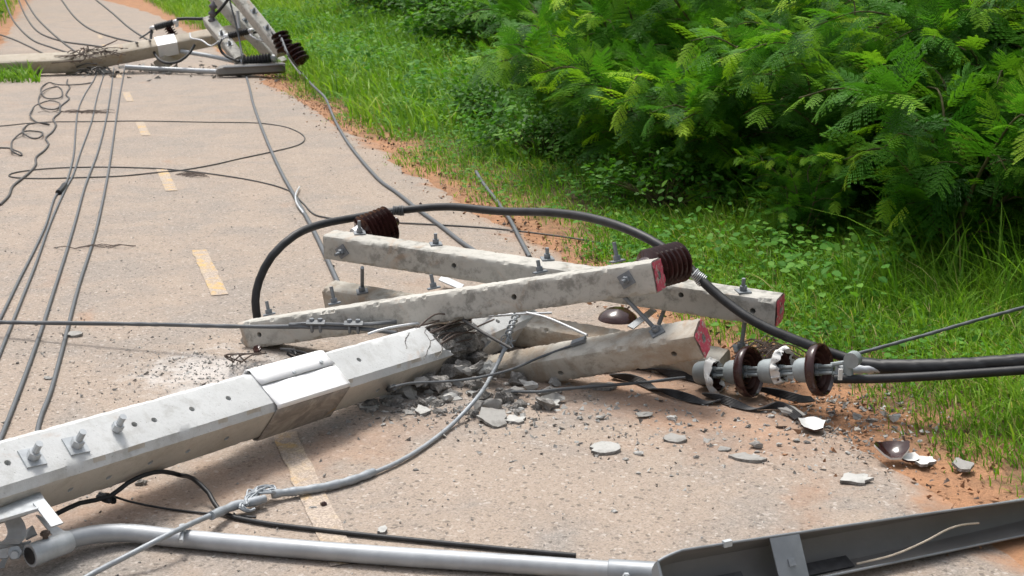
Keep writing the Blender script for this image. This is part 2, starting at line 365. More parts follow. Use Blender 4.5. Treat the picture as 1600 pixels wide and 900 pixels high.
# the road sheet: ragged edges
vr = np.concatenate([np.arange(-6, 26, .05), np.arange(26, 90, .5)])
def edge_u(v, sgn):
    n = mnoise.noise(Vector((v * .7, sgn * 9., 0))) * .16 + mnoise.noise(Vector((v * 3.1, sgn * 5., 2))) * .07 + mnoise.noise(Vector((v * 11, sgn * 3., 4))) * .03
    return 2.0 + n
V = []; F = []
nc = 14
for v in vr:
    l, r_ = -edge_u(v, -1), edge_u(v, 1)
    bend = -.012 * max(0, v - 28) ** 2 * .25
    for k in range(nc + 1):
        u = l + (r_ - l) * k / nc
        V.append((u + bend, v, -.03 if k in (0, nc) else 0.))
for j in range(len(vr) - 1):
    for k in range(nc): F.append((j * (nc + 1) + k, j * (nc + 1) + k + 1, (j + 1) * (nc + 1) + k + 1, (j + 1) * (nc + 1) + k))
road = local('road', V, F, M_road, kind='structure')
# worn yellow centre-line dashes, one every three metres
drng = random.Random(4)
dv = road_uv(G(325, 424))[1] - 3.0
for k in range(-1, 9):
    c = dv + 3.0 * k; a0, a1 = c - .52, c + .52
    V = []; F = []
    n = 26
    for i in range(n + 1):
        y = a0 + (a1 - a0) * i / n
        w0 = .040 + mnoise.noise(Vector((y * 9, k, 1))) * .009; w1 = .040 + mnoise.noise(Vector((y * 9, k, 7))) * .009
        e = mnoise.noise(Vector((k * 3.3, i * .9, 5))) * .02 if i in (0, n) else 0
        V += [(-w0, y + e, .004), (0, y, .004), (w1, y + e * .5, .004)]
    for i in range(n):
        for q in (0, 1): F.append((i * 3 + q, i * 3 + q + 1, i * 3 + q + 4, i * 3 + q + 3))
    local('centre_line_dash', V, F, M_paint, road)

# ------------------------------------------------------------------ beams (square concrete members)
class Beam:
    def __init__(s, x):
        s.o = np.array(x[:3], float); yaw, pit, roll = x[3:6]; s.L, s.w0, s.w1 = x[6:9]
        a = V3(math.cos(pit) * math.cos(yaw), math.cos(pit) * math.sin(yaw), math.sin(pit))
        b = unit(np.cross((0, 0, 1), a)); u = np.cross(a, b); c, sn = math.cos(roll), math.sin(roll)
        s.a, s.s, s.u = a, b * c + u * sn, u * c - b * sn      # along, away from camera, up
    def w(s, t): return s.w0 + (s.w1 - s.w0) * t / s.L
    def pt(s, t, q=0., r=0.):   # q, r in units of half width
        w = s.w(t) / 2; return s.o + s.a * t + s.s * q * w + s.u * r * w
    def hit(s, face, px, py):
        n = {'top': s.u, 'front': -s.s, 'bottom': -s.u}[face]; d = ray(px, py); t = 0
        p = s.pt(s.L / 2)
        for _ in range(4):
            q = p + n * s.w(max(0, min(s.L, (p - s.o) @ s.a))) / 2 if _ == 0 else s.o + s.a * t + n * s.w(t) / 2
            k = ((q - CP) @ n) / (d @ n); P = CP + d * k; t = (P - s.o) @ s.a
        return P, n
    def tpix(s, corner, px):
        q, r = corner; lo, hi = -6., 8.
        best = min(np.linspace(lo, hi, 2801), key=lambda t: abs(proj(s.pt(t, q, r))[0] - px) if (s.pt(t, q, r) - CP) @ Fv > .3 else 1e9)
        return best
def beam_mesh(B, t0, t1, ch=.012, chip=.010, seed=0., step=.02, amp=.0012, end0=.003, end1=.003, ragged0=0., ragged1=0., inset=0.):
    ns = 8; ring = []
    for k in range(4):                           # rounded square outline in (q, r), unit half width
        ang = k * PI / 2
        for i in range(ns):
            x = -1 + 2 * i / ns; p = (1., x); ring.append((p[0] * math.cos(ang) - p[1] * math.sin(ang), p[0] * math.sin(ang) + p[1] * math.cos(ang)))
    n = len(ring); NT_ = max(2, int((t1 - t0) / step)); V = []; F = []
    def vert(t, q, r, shrink=1.):
        w = B.w(t) / 2 - inset; c = 1 - ch / w
        aq, ar = min(1, abs(q)), min(1, abs(r)); over = max(0, aq + ar - (1 + c))
        corner = max(0., (min(aq, ar) - .62) / .38)
        k = 1 - over / 2
        p = B.o + B.a * t + B.s * q * k * w * shrink + B.u * r * k * w * shrink
        nn = mnoise.noise(Vector(p * 40) + Vector((seed, 0, 0))) * amp
        cn = .7 * mnoise.noise(Vector(p * 22) + Vector((seed, 5, 1))) + .7 * mnoise.noise(Vector(p * 75) + Vector((seed, 2, 8))) + .5 * mnoise.noise(Vector(p * 150))
        d = nn - corner * max(0., cn - .12) * chip * 2
        out = unit(B.s * q + B.u * r)
        return p + out * d
    for i in range(NT_ + 1):
        t = t0 + (t1 - t0) * i / NT_
        for (q, r) in ring:
            tt = t
            if i == 0 and ragged0: tt += ragged0 * (mnoise.noise(Vector((q * 2.1, r * 2.1, seed))) + .6 * mnoise.noise(Vector((q * 6, r * 6, seed))))
            if i == NT_ and ragged1: tt += ragged1 * (mnoise.noise(Vector((q * 2.1, r * 2.1, seed + 4))) + .6 * mnoise.noise(Vector((q * 6, r * 6, seed))))
            V.append(vert(tt, q, r))
    for i in range(NT_):
        for j in range(n):
            k = (j + 1) % n; F.append((i * n + j, i * n + k, (i + 1) * n + k, (i + 1) * n + j))
    for e, t, amp_, rg in ((0, t0, end0, ragged0), (1, t1, end1, ragged1)):
        prev = [j if e == 0 else NT_ * n + j for j in range(n)]
        sg = -1 if e == 0 else 1
        for sh in (.86, .6, .3):
            cur = []
            for (q, r) in ring:
                p = vert(t, q * 1., r * 1., sh); nn = mnoise.noise(Vector(p * 45) + Vector((seed, 9, 9)))
                rgd = rg * (mnoise.noise(Vector((q * sh * 2.1, r * sh * 2.1, seed + 4 * e))) + .6 * mnoise.noise(Vector((q * sh * 6, r * sh * 6, seed)))) if rg else 0
                cur.append(len(V)); V.append(p + B.a * (sg * nn * amp_ + rgd))
            for j in range(n):
                k = (j + 1) % n; F.append((prev[j], cur[j], cur[k], prev[k]) if e else (prev[k], cur[k], cur[j], prev[j]))
            prev = cur
        c = len(V); V.append(B.pt(t) + B.a * 0)
        for j in range(n):
            k = (j + 1) % n; F.append((prev[j], c, prev[k]) if e else (prev[k], c, prev[j]))
    F = [f[::-1] for f in F]
    return np.array(V), F
def cut_holes(o, holes):
    """drill real holes: holes = [(world point, direction, radius, depth)]"""
    if not holes: return
    m = MB()
    for p, d, r_, dep in holes: m.lathe([(-.012, r_), (dep, r_)], np.asarray(p) , -np.asarray(d), 14)
    me = bpy.data.meshes.new('drill'); me.from_pydata(np.concatenate(m.V).tolist(), [], m.F)
    bm = bmesh.new(); bm.from_mesh(me); bmesh.ops.recalc_face_normals(bm, faces=bm.faces); bm.to_mesh(me); bm.free()
    c = bpy.data.objects.new('drill', me); COL.objects.link(c)
    md = o.modifiers.new('b', 'BOOLEAN'); md.operation = 'DIFFERENCE'; md.solver = 'EXACT'; md.object = c
    bpy.context.view_layer.update()
    ev = o.evaluated_get(bpy.context.evaluated_depsgraph_get()); new = bpy.data.meshes.new_from_object(ev)
    o.modifiers.clear(); bpy.data.objects.remove(c, do_unlink=True)
    if len(new.polygons) > .7 * len(o.data.polygons):
        old = o.data; o.data = new; new.name = old.name
        if not new.materials: new.materials.append(old.materials[0])
        [new.materials.append(mm_) for mm_ in old.materials[len(new.materials):]]; new.polygons.foreach_set('use_smooth', [True] * len(new.polygons)); new.set_sharp_from_angle(angle=rad(35))
def fixnormals(o):
    bm = bmesh.new(); bm.from_mesh(o.data); bmesh.ops.recalc_face_normals(bm, faces=bm.faces); bm.to_mesh(o.data); bm.free()
def bolt(parent, p, n, size=.028, stick=.055, r=.0085, washer=.026, twist=.3, mat=None, head=True):
    """square washer plate, hex nut and threaded end"""
    n = unit(n); ref = V3(0, 0, 1) if abs(n[2]) < .8 else V3(1, 0, 0)
    e = unit(np.cross(n, ref)); g = np.cross(n, e); e, g = e * math.cos(twist) + g * math.sin(twist), g * math.cos(twist) - e * math.sin(twist)
    m = MB(); m.hexnut(p + n * .005, n, size * .58, size * .75)
    m.tube([p + n * k for k in np.linspace(.0, stick, int(stick / .003))], [r * (1 if i % 2 else .93) for i in range(int(stick / .003))], 8)
    b = obj('bolt', m, mat or M_bolt, parent)
    if washer:
        w = MB(); w.box(p + n * .003, (e, g, n), (washer, washer, .003)); obj('washer_plate', w, mat or M_bolt, b)
    return b

# ------------------------------------------------------------------ the snapped pole in front
PB = Beam([-.8588, 3.9678, .1681, .9617, -.0582, .6313, .6955, .1718, .169])
tcap0 = PB.tpix((-1, 1), 434); tcap1 = PB.tpix((-1, 1), 548)
tbr = PB.tpix((-1, 1), 706); ttip0 = PB.tpix((-1, 1), 766); ttip1 = PB.tpix((-1, 1), 853)
pole = thing('utility_pole', PB.pt(tbr, 0, -1.4) * V3(1, 1, 0), 'pale square concrete pole snapped in the foreground, with a white metal sleeve and three bolts', 'utility pole', 'snapped concrete poles')
V, F = beam_mesh(PB, -3.1, tbr, ch=.024, chip=.008, seed=1.3, step=.02, amp=.0010, ragged1=.11)
shaft = obj('shaft', (V, F, None, None), [M_pole, M_poleshade], pole, sharp=30); fixnormals(shaft)
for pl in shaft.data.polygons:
    if -(np.array(pl.normal) @ PB.s) > .80: pl.material_index = 1  # camera-facing side takes the copy with shade in its colour
hl = []
for px, py in ((12, 723), (210, 675 - 12), (241, 656), (300, 639), (357, 622)): P, n = PB.hit('top', px, py); hl.append((P, n, .0095, .05))
for px, py in ((110, 765), (170, 746), (235, 723), (294, 705), (354, 685), (590, 610)): P, n = PB.hit('front', px, py); hl.append((P, n, .0095, .05))
P, n = PB.hit('top', 561, 562); hl.append((P, n, .010, .05))
cut_holes(shaft, hl)
for px, py in ((50, 712), (118, 693)): P, n = PB.hit('top', px, py + 4); bolt(pole, P, n, .032, .062, .0105, .030, .75, M_galv)
P, n = PB.hit('top', 181, 672); bolt(pole, P, n, .030, .06, .0105, 0, .3, M_galv)
for ci, pts in enumerate([[(668, 507), (664, 520), (672, 533), (668, 548), (662, 562)], [(690, 512), (684, 528), (691, 545), (683, 560)], [(640, 520), (633, 534), (636, 545)], [(672, 533), (684, 528)]]):
    cr = MB(); q = []
    for x, y in pts: P, n = PB.hit('top', x, y); q.append(P + n * .0006)
    q = spl(q, .006); q = [p + V3(mnoise.noise(Vector(p * 90)), mnoise.noise(Vector(p * 90 + V3(9, 0, 0))), 0) * .006 for p in q]
    q = [p - PB.u * ((p - PB.pt((p - PB.o) @ PB.a, 0, 1)) @ PB.u - .0005) for p in q]
    cr.tube(q, [.0022 - .0012 * abs(2 * i / len(q) - 1) for i in range(len(q))], 5); obj('crack', cr, M_frac, shaft)
# the sheet-metal sleeve: two bent sheets with a buckled gap on the top face
def sleeve():
    t0, t1 = tcap0, tcap1; m = MB(); k = 1.035; nt = 14
    def sheet(path, mi, lift=lambda i, j: 0.):
        Vv = []; np_ = len(path)
        for i in range(nt + 1):
            t = t0 + (t1 - t0) * i / nt
            for j, (q, r_) in enumerate(path):
                qq, rr = (q(i / nt), r_(i / nt)) if callable(q) else (q, r_)
                p = PB.pt(t, qq * k, rr * k) + PB.u * lift(i, j)
                Vv.append(p)
        Ff = [(i * np_ + j, i * np_ + j + 1, (i + 1) * np_ + j + 1, (i + 1) * np_ + j) for i in range(nt) for j in range(np_ - 1)]
        m.add(Vv, Ff, mi)
    gap = lambda f: -.02 + .10 * math.sin(f * 9) * f * .6
    # upper sheet: away side and far half of the top
    sheet([(1, -1), (1, -.3), (1, .86), (.86, 1), (.45, 1), (lambda f: .12, lambda f: 1.0)] if False else [(1, -1), (1, -.3), (1, .86), (.86, 1), (.45, 1), (.10, 1)], 0, lambda i, j: (.004 + .002 * math.sin(i * .9)) if j == 5 else 0)
    sheet([(.06, 1), (-.4, 1), (-.9, 1.0), (-1, .9)], 0, lambda i, j: 0.)
    sheet([(-1, .9), (-1, .4), (-1, -.4), (-1, -.86), (-.86, -1), (0, -1)], 1)  # side and underside sheet, coloured with the painted soil reflection
    o = obj('sleeve', m, [M_sleeve, M_sleevereflect], pole, sharp=18)
    so_ = o.modifiers.new('thick', 'SOLIDIFY'); so_.thickness = .002; so_.offset = 1
    return o
slv = sleeve()
for f, q in ((.45, .22), (.85, .35)):
    m = MB(); m.lathe([(0, .008), (.004, .007), (.006, 0)], PB.pt(tcap0 + (tcap1 - tcap0) * f, q, 1.10), PB.u, 10); obj('rivet', m, M_galv, slv)
# shattered core, tip and bared reinforcing strands
V, F = beam_mesh(PB, tbr - .06, ttip0 + .06, ch=.03, chip=.05, seed=7.7, step=.012, amp=.022, inset=.014)
o = obj('shattered_core', (V, F, None, None), M_frac, pole, sharp=20); fixnormals(o)
PT = Beam([*PB.pt(ttip0 - .02, 0, 0), .99, -.005, .62, .5, .160, .155])
V, F = beam_mesh(PT, 0.03, .02 + ttip1 - ttip0, ch=.022, chip=.006, seed=4.1, step=.02, ragged0=.06, ragged1=.02)
o = obj('tip', (V, F, None, None), M_pole, pole, sharp=30); fixnormals(o)
P, n = PT.hit('top', 778, 502); cut_holes(o, [(P, n, .011, .05)])
srng = random.Random(8); m = MB()
for k in range(15):
    q0 = srng.uniform(-.5, 1.0); r0 = srng.uniform(.45, .98)
    a = PB.pt(tbr - .05, q0, r0); b = PB.pt(tbr + .20 + srng.uniform(-.1, .25), q0 + srng.uniform(-.2, .3), r0 + srng.uniform(-.1, .55))
    mid = (a + b) / 2 + V3(*[srng.uniform(-.02, .02) for _ in range(3)]) + V3(0, 0, .02)
    m.tube(spl([a, mid, b], .02), .0034, 6)
for k in range(22):                              # frayed bundle beyond the tip
    a = PT.pt(ttip1 - ttip0 - .03, srng.uniform(-.6, .6), srng.uniform(-.2, .9))
    b = a + PT.a * srng.uniform(.1, .24) + V3(srng.uniform(-.05, .05), srng.uniform(-.03, .05), srng.uniform(.0, .13))
    c = b + V3(srng.uniform(-.04, .05), srng.uniform(-.03, .05), srng.uniform(-.02, .09))
    m.tube(spl([a, b, c], .02), .003, 6)
obj('reinforcing_strands', m, M_rust, pole)

# ------------------------------------------------------------------ the four cross-arms heaped at the break
XA = [-1.1195, 5.2151, .042, -.3875, .2341, -.0606, 1.8362, .1163, .1175]
XB = [-.8231, 5.6722, .3303, -.4667, -.0243, .0746, 2.0722, .1145, .1135]
XC = [-.1869, 4.9036, -.046, -.4986, .2989, .4357, 1.0419, .1146, .1152]
XD = [-.8431, 5.7657, .0688, -.5664, -.0043, .2127, 1.973, .1124, .1138]
def arm(x, label, mat, seed, red, holes, chip=.014, ragged0=0., group='concrete cross-arms at the snapped pole'):
    B = Beam(x); t = thing('cross_arm', B.pt(B.L / 2, 0, -1), label, 'cross-arm', group)
    V, F = beam_mesh(B, 0, B.L, ch=.008, chip=chip * .7, seed=seed, amp=.0014, ragged0=ragged0, step=.010)
    o = obj('beam', (V, F, None, None), mat, t, sharp=28); fixnormals(o)
    cut_holes(o, [(*B.hit(f, px, py), .0115, B.w(0) * .8) for f, px, py in holes])
    if red:
        m = MB(); n = 12; Vv = []
        for i in range(n + 1):
            for j in range(n + 1):
                q, r_ = -1 + 2 * i / n, -1 + 2 * j / n; k = .93
                p = B.pt(B.L, q * k, r_ * k); rr = math.hypot(q, r_)
                d = .004 + .003 * mnoise.noise(Vector(p * 60)) - (.012 * max(0, 1 - rr / .30)) + (.002 if rr < 1.2 else -.004)
                Vv.append(p + B.a * max(d, -.02 if rr < .3 else .0035))
        Ff = [(i * (n + 1) + j, i * (n + 1) + j + 1, (i + 1) * (n + 1) + j + 1, (i + 1) * (n + 1) + j) for i in range(n) for j in range(n)]
        keep = [f for f in Ff if sum(math.hypot(-1 + 2 * (v // (n + 1)) / n, -1 + 2 * (v % (n + 1)) / n) < .16 for v in f) == 0]
        m.add(Vv, keep); obj('painted_end', m, M_red, t)
        h = MB(); h.lathe([(.0, .016), (.003, .015), (-.004, .006), (-.004, 0)], B.pt(B.L) + B.a * .0035, B.a, 10); obj('core_hole', h, M_frac, t)
    return B, t
BD, tD = arm(XD, 'low tan cross-arm lying on the road beneath the far cross-arm, mostly hidden', M_armmud, 3.1, False, [])
BB, tB = arm(XB, 'far cross-arm sloping down to the right behind the others, brown insulator at its left end', M_arm, 5.2, True, [('front', 709, 415), ('front', 1064, 461), ('front', 1176, 486)])
BC, tC = arm(XC, 'short muddy cross-arm with a red end tilted toward the grass, above the broken insulator string', M_armmud, 8.9, True, [('front', 1053, 553), ('front', 876, 583)], .018, .03)
BA, tA = arm(XA, 'long front cross-arm with a broken left end, rising to a red end and brown insulator', M_arm, 2.6, True, [('front', 803, 464), ('front', 405, 523)], .02, .02)
for B, t, f, px, py, st in ((BA, tA, 'top', 421, 492, .06), (BA, tA, 'top', 523, 475, .075), (BA, tA, 'top', 678, 451, .06), (BA, tA, 'top', 844, 426, .05), (BA, tA, 'top', 965, 409, .075),
                            (BB, tB, 'top', 562, 365, .06), (BB, tB, 'top', 681, 382, .05), (BB, tB, 'top', 855, 405, .05), (BB, tB, 'top', 1161, 456, .055),
                            (BB, tB, 'front', 535, 393, .055), (BA, tA, 'front', 979, 437, .06), (BD, tD, 'top', 566, 456, .02), (BC, tC, 'top', 1027, 519, .03)):
    P, n = B.hit(f, px, py); bolt(t, P, n, .026, st, .008, .026, .2 if f == 'top' else .6)
def rod(parent, a, b, r=.0085):
    m = MB(); m.tube(spl([a, (np.asarray(a) + b) / 2, b], .05), r, 8); return obj('tie_rod', m, M_bolt, parent)
rod(tB, BB.hit('bottom', 566, 418)[0], BD.hit('top', 566, 452)[0])
rod(tA, BA.hit('front', 975, 466)[0] + V3(0, .03, 0), BC.hit('top', 1025, 515)[0])
pb = BB.pt(BB.tpix((-1, -1), 1158), 0, -1); pe = PY(1158, 545, pb[1] - .01)
o = rod(tB, pb, pe); mm = MB(); mm.box(pe, ((1, 0, 0), (0, 1, .2), (0, -.2, 1)), (.03, .03, .004)); mm.hexnut(pe + V3(0, 0, .004), (0, 0, 1), .017, .02); obj('washer_plate', mm, M_bolt, o)
pb = BB.pt(BB.tpix((-1, -1), 1031), 0, -1); rod(tB, pb, PY(1029, 508, pb[1] - .02))
# flat steel braces
def brace(label, A, B_, w=.022):
    m = MB(); A = np.asarray(A); B_ = np.asarray(B_); d = unit(B_ - A); s = unit(np.cross(d, (0, -.5, 1)))
    m.box((A + B_) / 2, (d, s, np.cross(d, s)), (np.linalg.norm(B_ - A) / 2, w, .003)); o = obj('flat_brace', m, M_galv)
    return tag(o, label, 'brace', 'flat steel braces')
brace('flat steel brace slanting down behind the short muddy cross-arm', PY(1022, 484, 5.0), PY(985, 512, 4.86), .014)
brace('flat steel brace lying under the middle of the far cross-arm', G(688, 434, .05), G(722, 449, .012), .02)

# ------------------------------------------------------------------ insulators
def post_insulator(o, ax, L, label, n_rib=7, fat=1.):
    ax = unit(ax); t = thing('post_insulator', o, label, 'insulator', 'brown ribbed post insulators')
    pr = [(.0, .040)]; p = L / n_rib
    for k in range(n_rib):
        x = .012 + k * p; pr += [(x, .052), (x + p * .30, .074), (x + p * .45, .079), (x + p * .58, .075), (x + p * .75, .046)]
    pr += [(.016 + n_rib * p, .044), (.03 + n_rib * p, .030), (.034 + n_rib * p, 0)]
    pr = [(x, r_ * fat) for x, r_ in pr]; m = MB(); m.lathe(pr, o, ax, 36); obj('ribbed_body', m, M_porc, t, sharp=60)
    m = MB(); m.lathe([(-.028, .0), (-.028, .046), (.0, .050), (.006, .052), (.012, .045)], o, ax, 28); obj('base_cap', m, M_light if 'left end' in label else M_porc, t)
    m = MB(); m.lathe([(.0, 0), (.0, .020), (.012, .022), (.018, .016), (.02, 0)], o + ax * (.03 + n_rib * p), ax, 20); obj('top_cap', m, M_porc, t)
    return t
q1 = BB.pt(BB.tpix((1, 0), 556), 1.1, .45)
post_insulator(q1 + BB.s * .03, V3(.80, .55, .24), .155, 'brown ribbed insulator behind the left end of the far cross-arm', fat=1.12)
q2 = BA.pt(BA.tpix((1, 0), 1020), 1.1, .1)
post_insulator(q2 + V3(-.03, .02, 0), V3(.80, .58, .06), .17, 'brown ribbed insulator behind the red end of the long front cross-arm')

# string of disc insulators lying by the grass
sA = PY(1080, 583, 4.66); sB = PY(1312, 577, 4.32); sx = unit(sB - sA); sl = np.linalg.norm(sB - sA)
string = thing('insulator_string', (sA + sB) / 2 * V3(1, 1, 0), 'string of four brown disc insulators, two of them shattered, beside the grass', 'insulator string')
e1 = unit(np.cross(sx, (0, 0, 1))); e2 = np.cross(sx, e1)
def disc(k, px, broken, seed):
    tt = (k + .0) ; c = sA + sx * tt; rg = random.Random(seed); n = 72
    ph = np.linspace(0, 2 * PI, n, endpoint=False)
    if not broken: rmax = np.full(n, .0925)
    else:
        rmax = np.array([.066 + .022 * math.sin(p + seed) + .005 * math.sin(p * 7 + seed) + .002 * math.sin(p * 12) for p in ph])
        rmax = np.clip(rmax, .042, .0925)
        for (a0, a1, rr) in broken: 
            for i, p in enumerate(ph):
                if (p - a0) % (2 * PI) < (a1 - a0): rmax[i] = rr + .003 * math.sin(p * 9)
    # profile as r -> x on the outer (back) and inner (front, ringed) sides
    out = lambda r_: .000 + .034 * (r_ / .0925) ** 2.2
    inn = lambda r_: .016 + .030 * (r_ / .0925) ** 2.2 + (.010 * math.cos(r_ * 300) * min(1, (.09 - r_) / .01) if .034 < r_ < .09 else 0)
    steps = 24; m = MB(); Vv = []
    for side, fn in ((0, out), (1, inn)):
        for i in range(steps + 1):
            for j in range(n):
                r0 = .030; r_ = r0 + (rmax[j] - r0) * i / steps
                x = fn(r_); 
                Vv.append(c + sx * x + (e1 * math.cos(ph[j]) + e2 * math.sin(ph[j])) * r_)
    o_ = (steps + 1) * n
    Fo = [(i * n + j, i * n + (j + 1) % n, (i + 1) * n + (j + 1) % n, (i + 1) * n + j) for i in range(steps) for j in range(n)]
    Fi = [(o_ + i * n + j, o_ + (i + 1) * n + j, o_ + (i + 1) * n + (j + 1) % n, o_ + i * n + (j + 1) % n) for i in range(steps) for j in range(n)]
    Fe = [(steps * n + j, steps * n + (j + 1) % n, o_ + steps * n + (j + 1) % n, o_ + steps * n + j) for j in range(n)]
    m.add(Vv, Fo + Fi, 0)
    m.add(Vv, Fe, 1 if broken else 0)
    d = obj('disc', m, [M_porcdust, M_white], string, sharp=50)
    if not broken:
        m = MB(); m.lathe([(out(.078), .080), (.020, .0905), (.030, .0955), (.044, .0965), (.054, .0935), (.056, .089), (.050, .085), (inn(.082), .083)], c, sx, 60, caps=False); obj('rim', m, M_porc, d, sharp=60)
    else:           # the bared white body along the break, with scalloped glaze inside it
        m = MB(); Vv = []
        for i in range(n + 1):
            j = i % n; r_ = rmax[j]; sc_ = .014 + .006 * math.sin(ph[j] * 7 + seed) + .002 * math.sin(ph[j] * 13)
            for rr, xx in ((r_ + .001, out(r_) - .001), (r_ + .003, inn(r_) - .004), (r_ - sc_ * .5, inn(r_ - sc_ * .5) + .012), (r_ - sc_, inn(r_ - sc_) + .011)):
                Vv.append(c + sx * xx + (e1 * math.cos(ph[j]) + e2 * math.sin(ph[j])) * rr)
        m.add(Vv, [(4 * i + q, 4 * i + 4 + q, 4 * i + 5 + q, 4 * i + 1 + q) for i in range(n) for q in range(3)]); obj('broken_edge', m, M_white, d, sharp=50)
    m = MB(); m.lathe([(-.055, 0), (-.055, .026), (-.050, .038), (-.038, .044), (-.010, .046), (.004, .048), (.006, .030)], c, sx, 26); obj('cap', m, M_capgrey, d)
    m = MB(); m.tube([c + sx * x for x in (.005, .04, .085)], [.012, .011, .011], 10)
    for a in range(4):
        off = (e1 * math.cos(a * PI / 2 + .5) + e2 * math.sin(a * PI / 2 + .5)) * .017
        m.tube([c + off + sx * .03, c + off + sx * .092], .006, 7); m.lathe([(0, .010), (.010, .010)], c + off * 1.05 + sx * .028, sx, 8)
    obj('pin', m, M_capgrey, d)
    return d
disc(.075, 0, [(2.6, 4.3, .05)], 1)
disc(.205, 0, None, 2)
disc(.345, 0, [(.2, 2.2, .048)], 4)
disc(.485, 0, None, 3)
m = MB(); ce = sA + sx * (.485 + .085)
m.tube([ce + e2 * .018, ce + sx * .05 + e2 * .024], .008, 8); m.tube([ce - e2 * .018, ce + sx * .05 - e2 * .024], .008, 8)
m.lathe([(-.03, .012), (-.03, .016), (.03, .016), (.03, .012)], ce + sx * .06, e2, 14); m.lathe([(-.018, .0), (-.018, .028), (.018, .028), (.018, 0)], ce + sx * .075 + V3(0, 0, .035), e1, 18)
obj('clevis', m, M_capgrey, string)

# ------------------------------------------------------------------ cables and wires near the camera
def cable(name, P, r, mat, label, cat='cable', group=None, n=8, step=.05, prof=None, kids=()):
    m = MB(); m.tube(spl(P, step), r, n, prof); o = obj(name, m, mat, sharp=60); tag(o, label, cat, group); return o
strand = lambda n, pitch, d=.12: (lambda ph, s: 1 - d * .5 + d * np.abs(np.cos((ph - s / pitch * 2 * PI) * n / 2)))
MAIN = [(402, 497, 5.5), (399, 470, 5.5), (405, 438, 5.52), (425, 400, 5.55), (460, 368, 5.62), (500, 351, 5.75), (550, 341, 5.86), (590, 334, 5.92), (640, 327, 5.92), (700, 323, 5.85), (780, 330, 5.65), (860, 332, 5.42), (920, 340, 5.24),
        (980, 358, 5.05), (1030, 383, 4.92), (1075, 416, 4.83), (1092, 434, 4.78), (1130, 468, 4.70), (1180, 503, 4.60), (1240, 530, 4.52), (1300, 552, 4.46), (1350, 566, 4.40), (1420, 571, 4.32), (1500, 568, 4.26), (1600, 561, 4.2), (1760, 548, 4.1), (2150, 512, 3.95), (2700, 470, 3.8)]
cable('thick_black_cable', [PY(*p) for p in MAIN], .0185, M_black, 'thick black cable arching over the cross-arms and off to the right', n=14)
P2 = spl([PY(*p) for p in ((1325, 568, 4.40), (1360, 572, 4.37), (1420, 573, 4.31), (1500, 571, 4.25), (1600, 564, 4.19), (1760, 551, 4.09), (2150, 515, 3.94), (2700, 473, 3.79))], .012)
def wrapprof(ph, sl):
    d = (ph - sl / .21 * 2 * PI) % PI; fine = np.abs(np.cos((ph - sl / .5 * 2 * PI) * 11))
    return 1 - .13 * np.exp(-((d - PI / 2) / .16) ** 2) + .035 * fine * (d > PI / 2)
m = MB(); m.tube(P2, .0265, 40, wrapprof); tag(obj('wrapped_black_cable', m, M_black, sharp=60), 'black ribbed wrapping wound around the thick cable at the right frame edge', 'cable')
m = MB(); P3 = spl([PY(*p) for p in ((1308, 577, 4.33), (1345, 577, 4.36), (1400, 574, 4.33))], .01); m.tube(P3, .016, 12, strand(9, .12, .25)); tag(obj('bare_cable_end', m, M_light, sharp=60), 'bare bright stranded cable end held by the insulator string', 'cable end')
cable('lower_black_cable', [PY(*p) for p in ((1303, 592, 4.30), (1360, 592, 4.28), (1450, 588, 4.24), (1600, 578, 4.16), (1760, 566, 4.08), (2150, 534, 3.93), (2700, 500, 3.78))], .0165, M_black, 'smooth black cable running straight right below the wrapped pair', n=12)
m = MB(); m.box(PY(1313, 585, 4.28), ((1, 0, 0), (0, 1, 0), (0, 0, 1)), (.007, .004, .020)); tag(obj('white_tape_tab', m, M_white), 'small white tape tab at the end of the insulator string', 'tape')
for k, (pc, ax) in enumerate((((622, 329, 5.92), (1, -.05, .02)), ((1091, 433, 4.78), (.7, -.3, -.62)))):
    m = MB(); c = PY(*pc); a = unit(ax); e = unit(np.cross(a, (0, 0, 1))); g = np.cross(a, e); pts = []
    for i in range(110):
        an = i * .42; pts.append(c + a * ((i / 110 - .5) * .055) + (e * math.cos(an) + g * math.sin(an)) * (.0215 + .002 * math.sin(i * .9)))
    m.tube(pts, .0028, 5)
    tag(obj('tie_wire', m, M_wire if k == 0 else M_light), ('grey tie wire binding the thick cable to the left insulator', 'bright tie wire binding the thick cable to the middle insulator')[k], 'tie wire', 'tie wires on the thick cable')
cable('guy_strand', [PY(*p) for p in ((1335, 554, 4.55), (1440, 525, 4.6), (1520, 502, 4.65), (1600, 480, 4.7), (1720, 445, 4.8), (2100, 330, 5.1), (2600, 180, 5.5))], .0065, M_wire, 'taut stranded guy wire rising over the grass to the right edge', 'wire', step=.012, prof=strand(6, .09, .3))
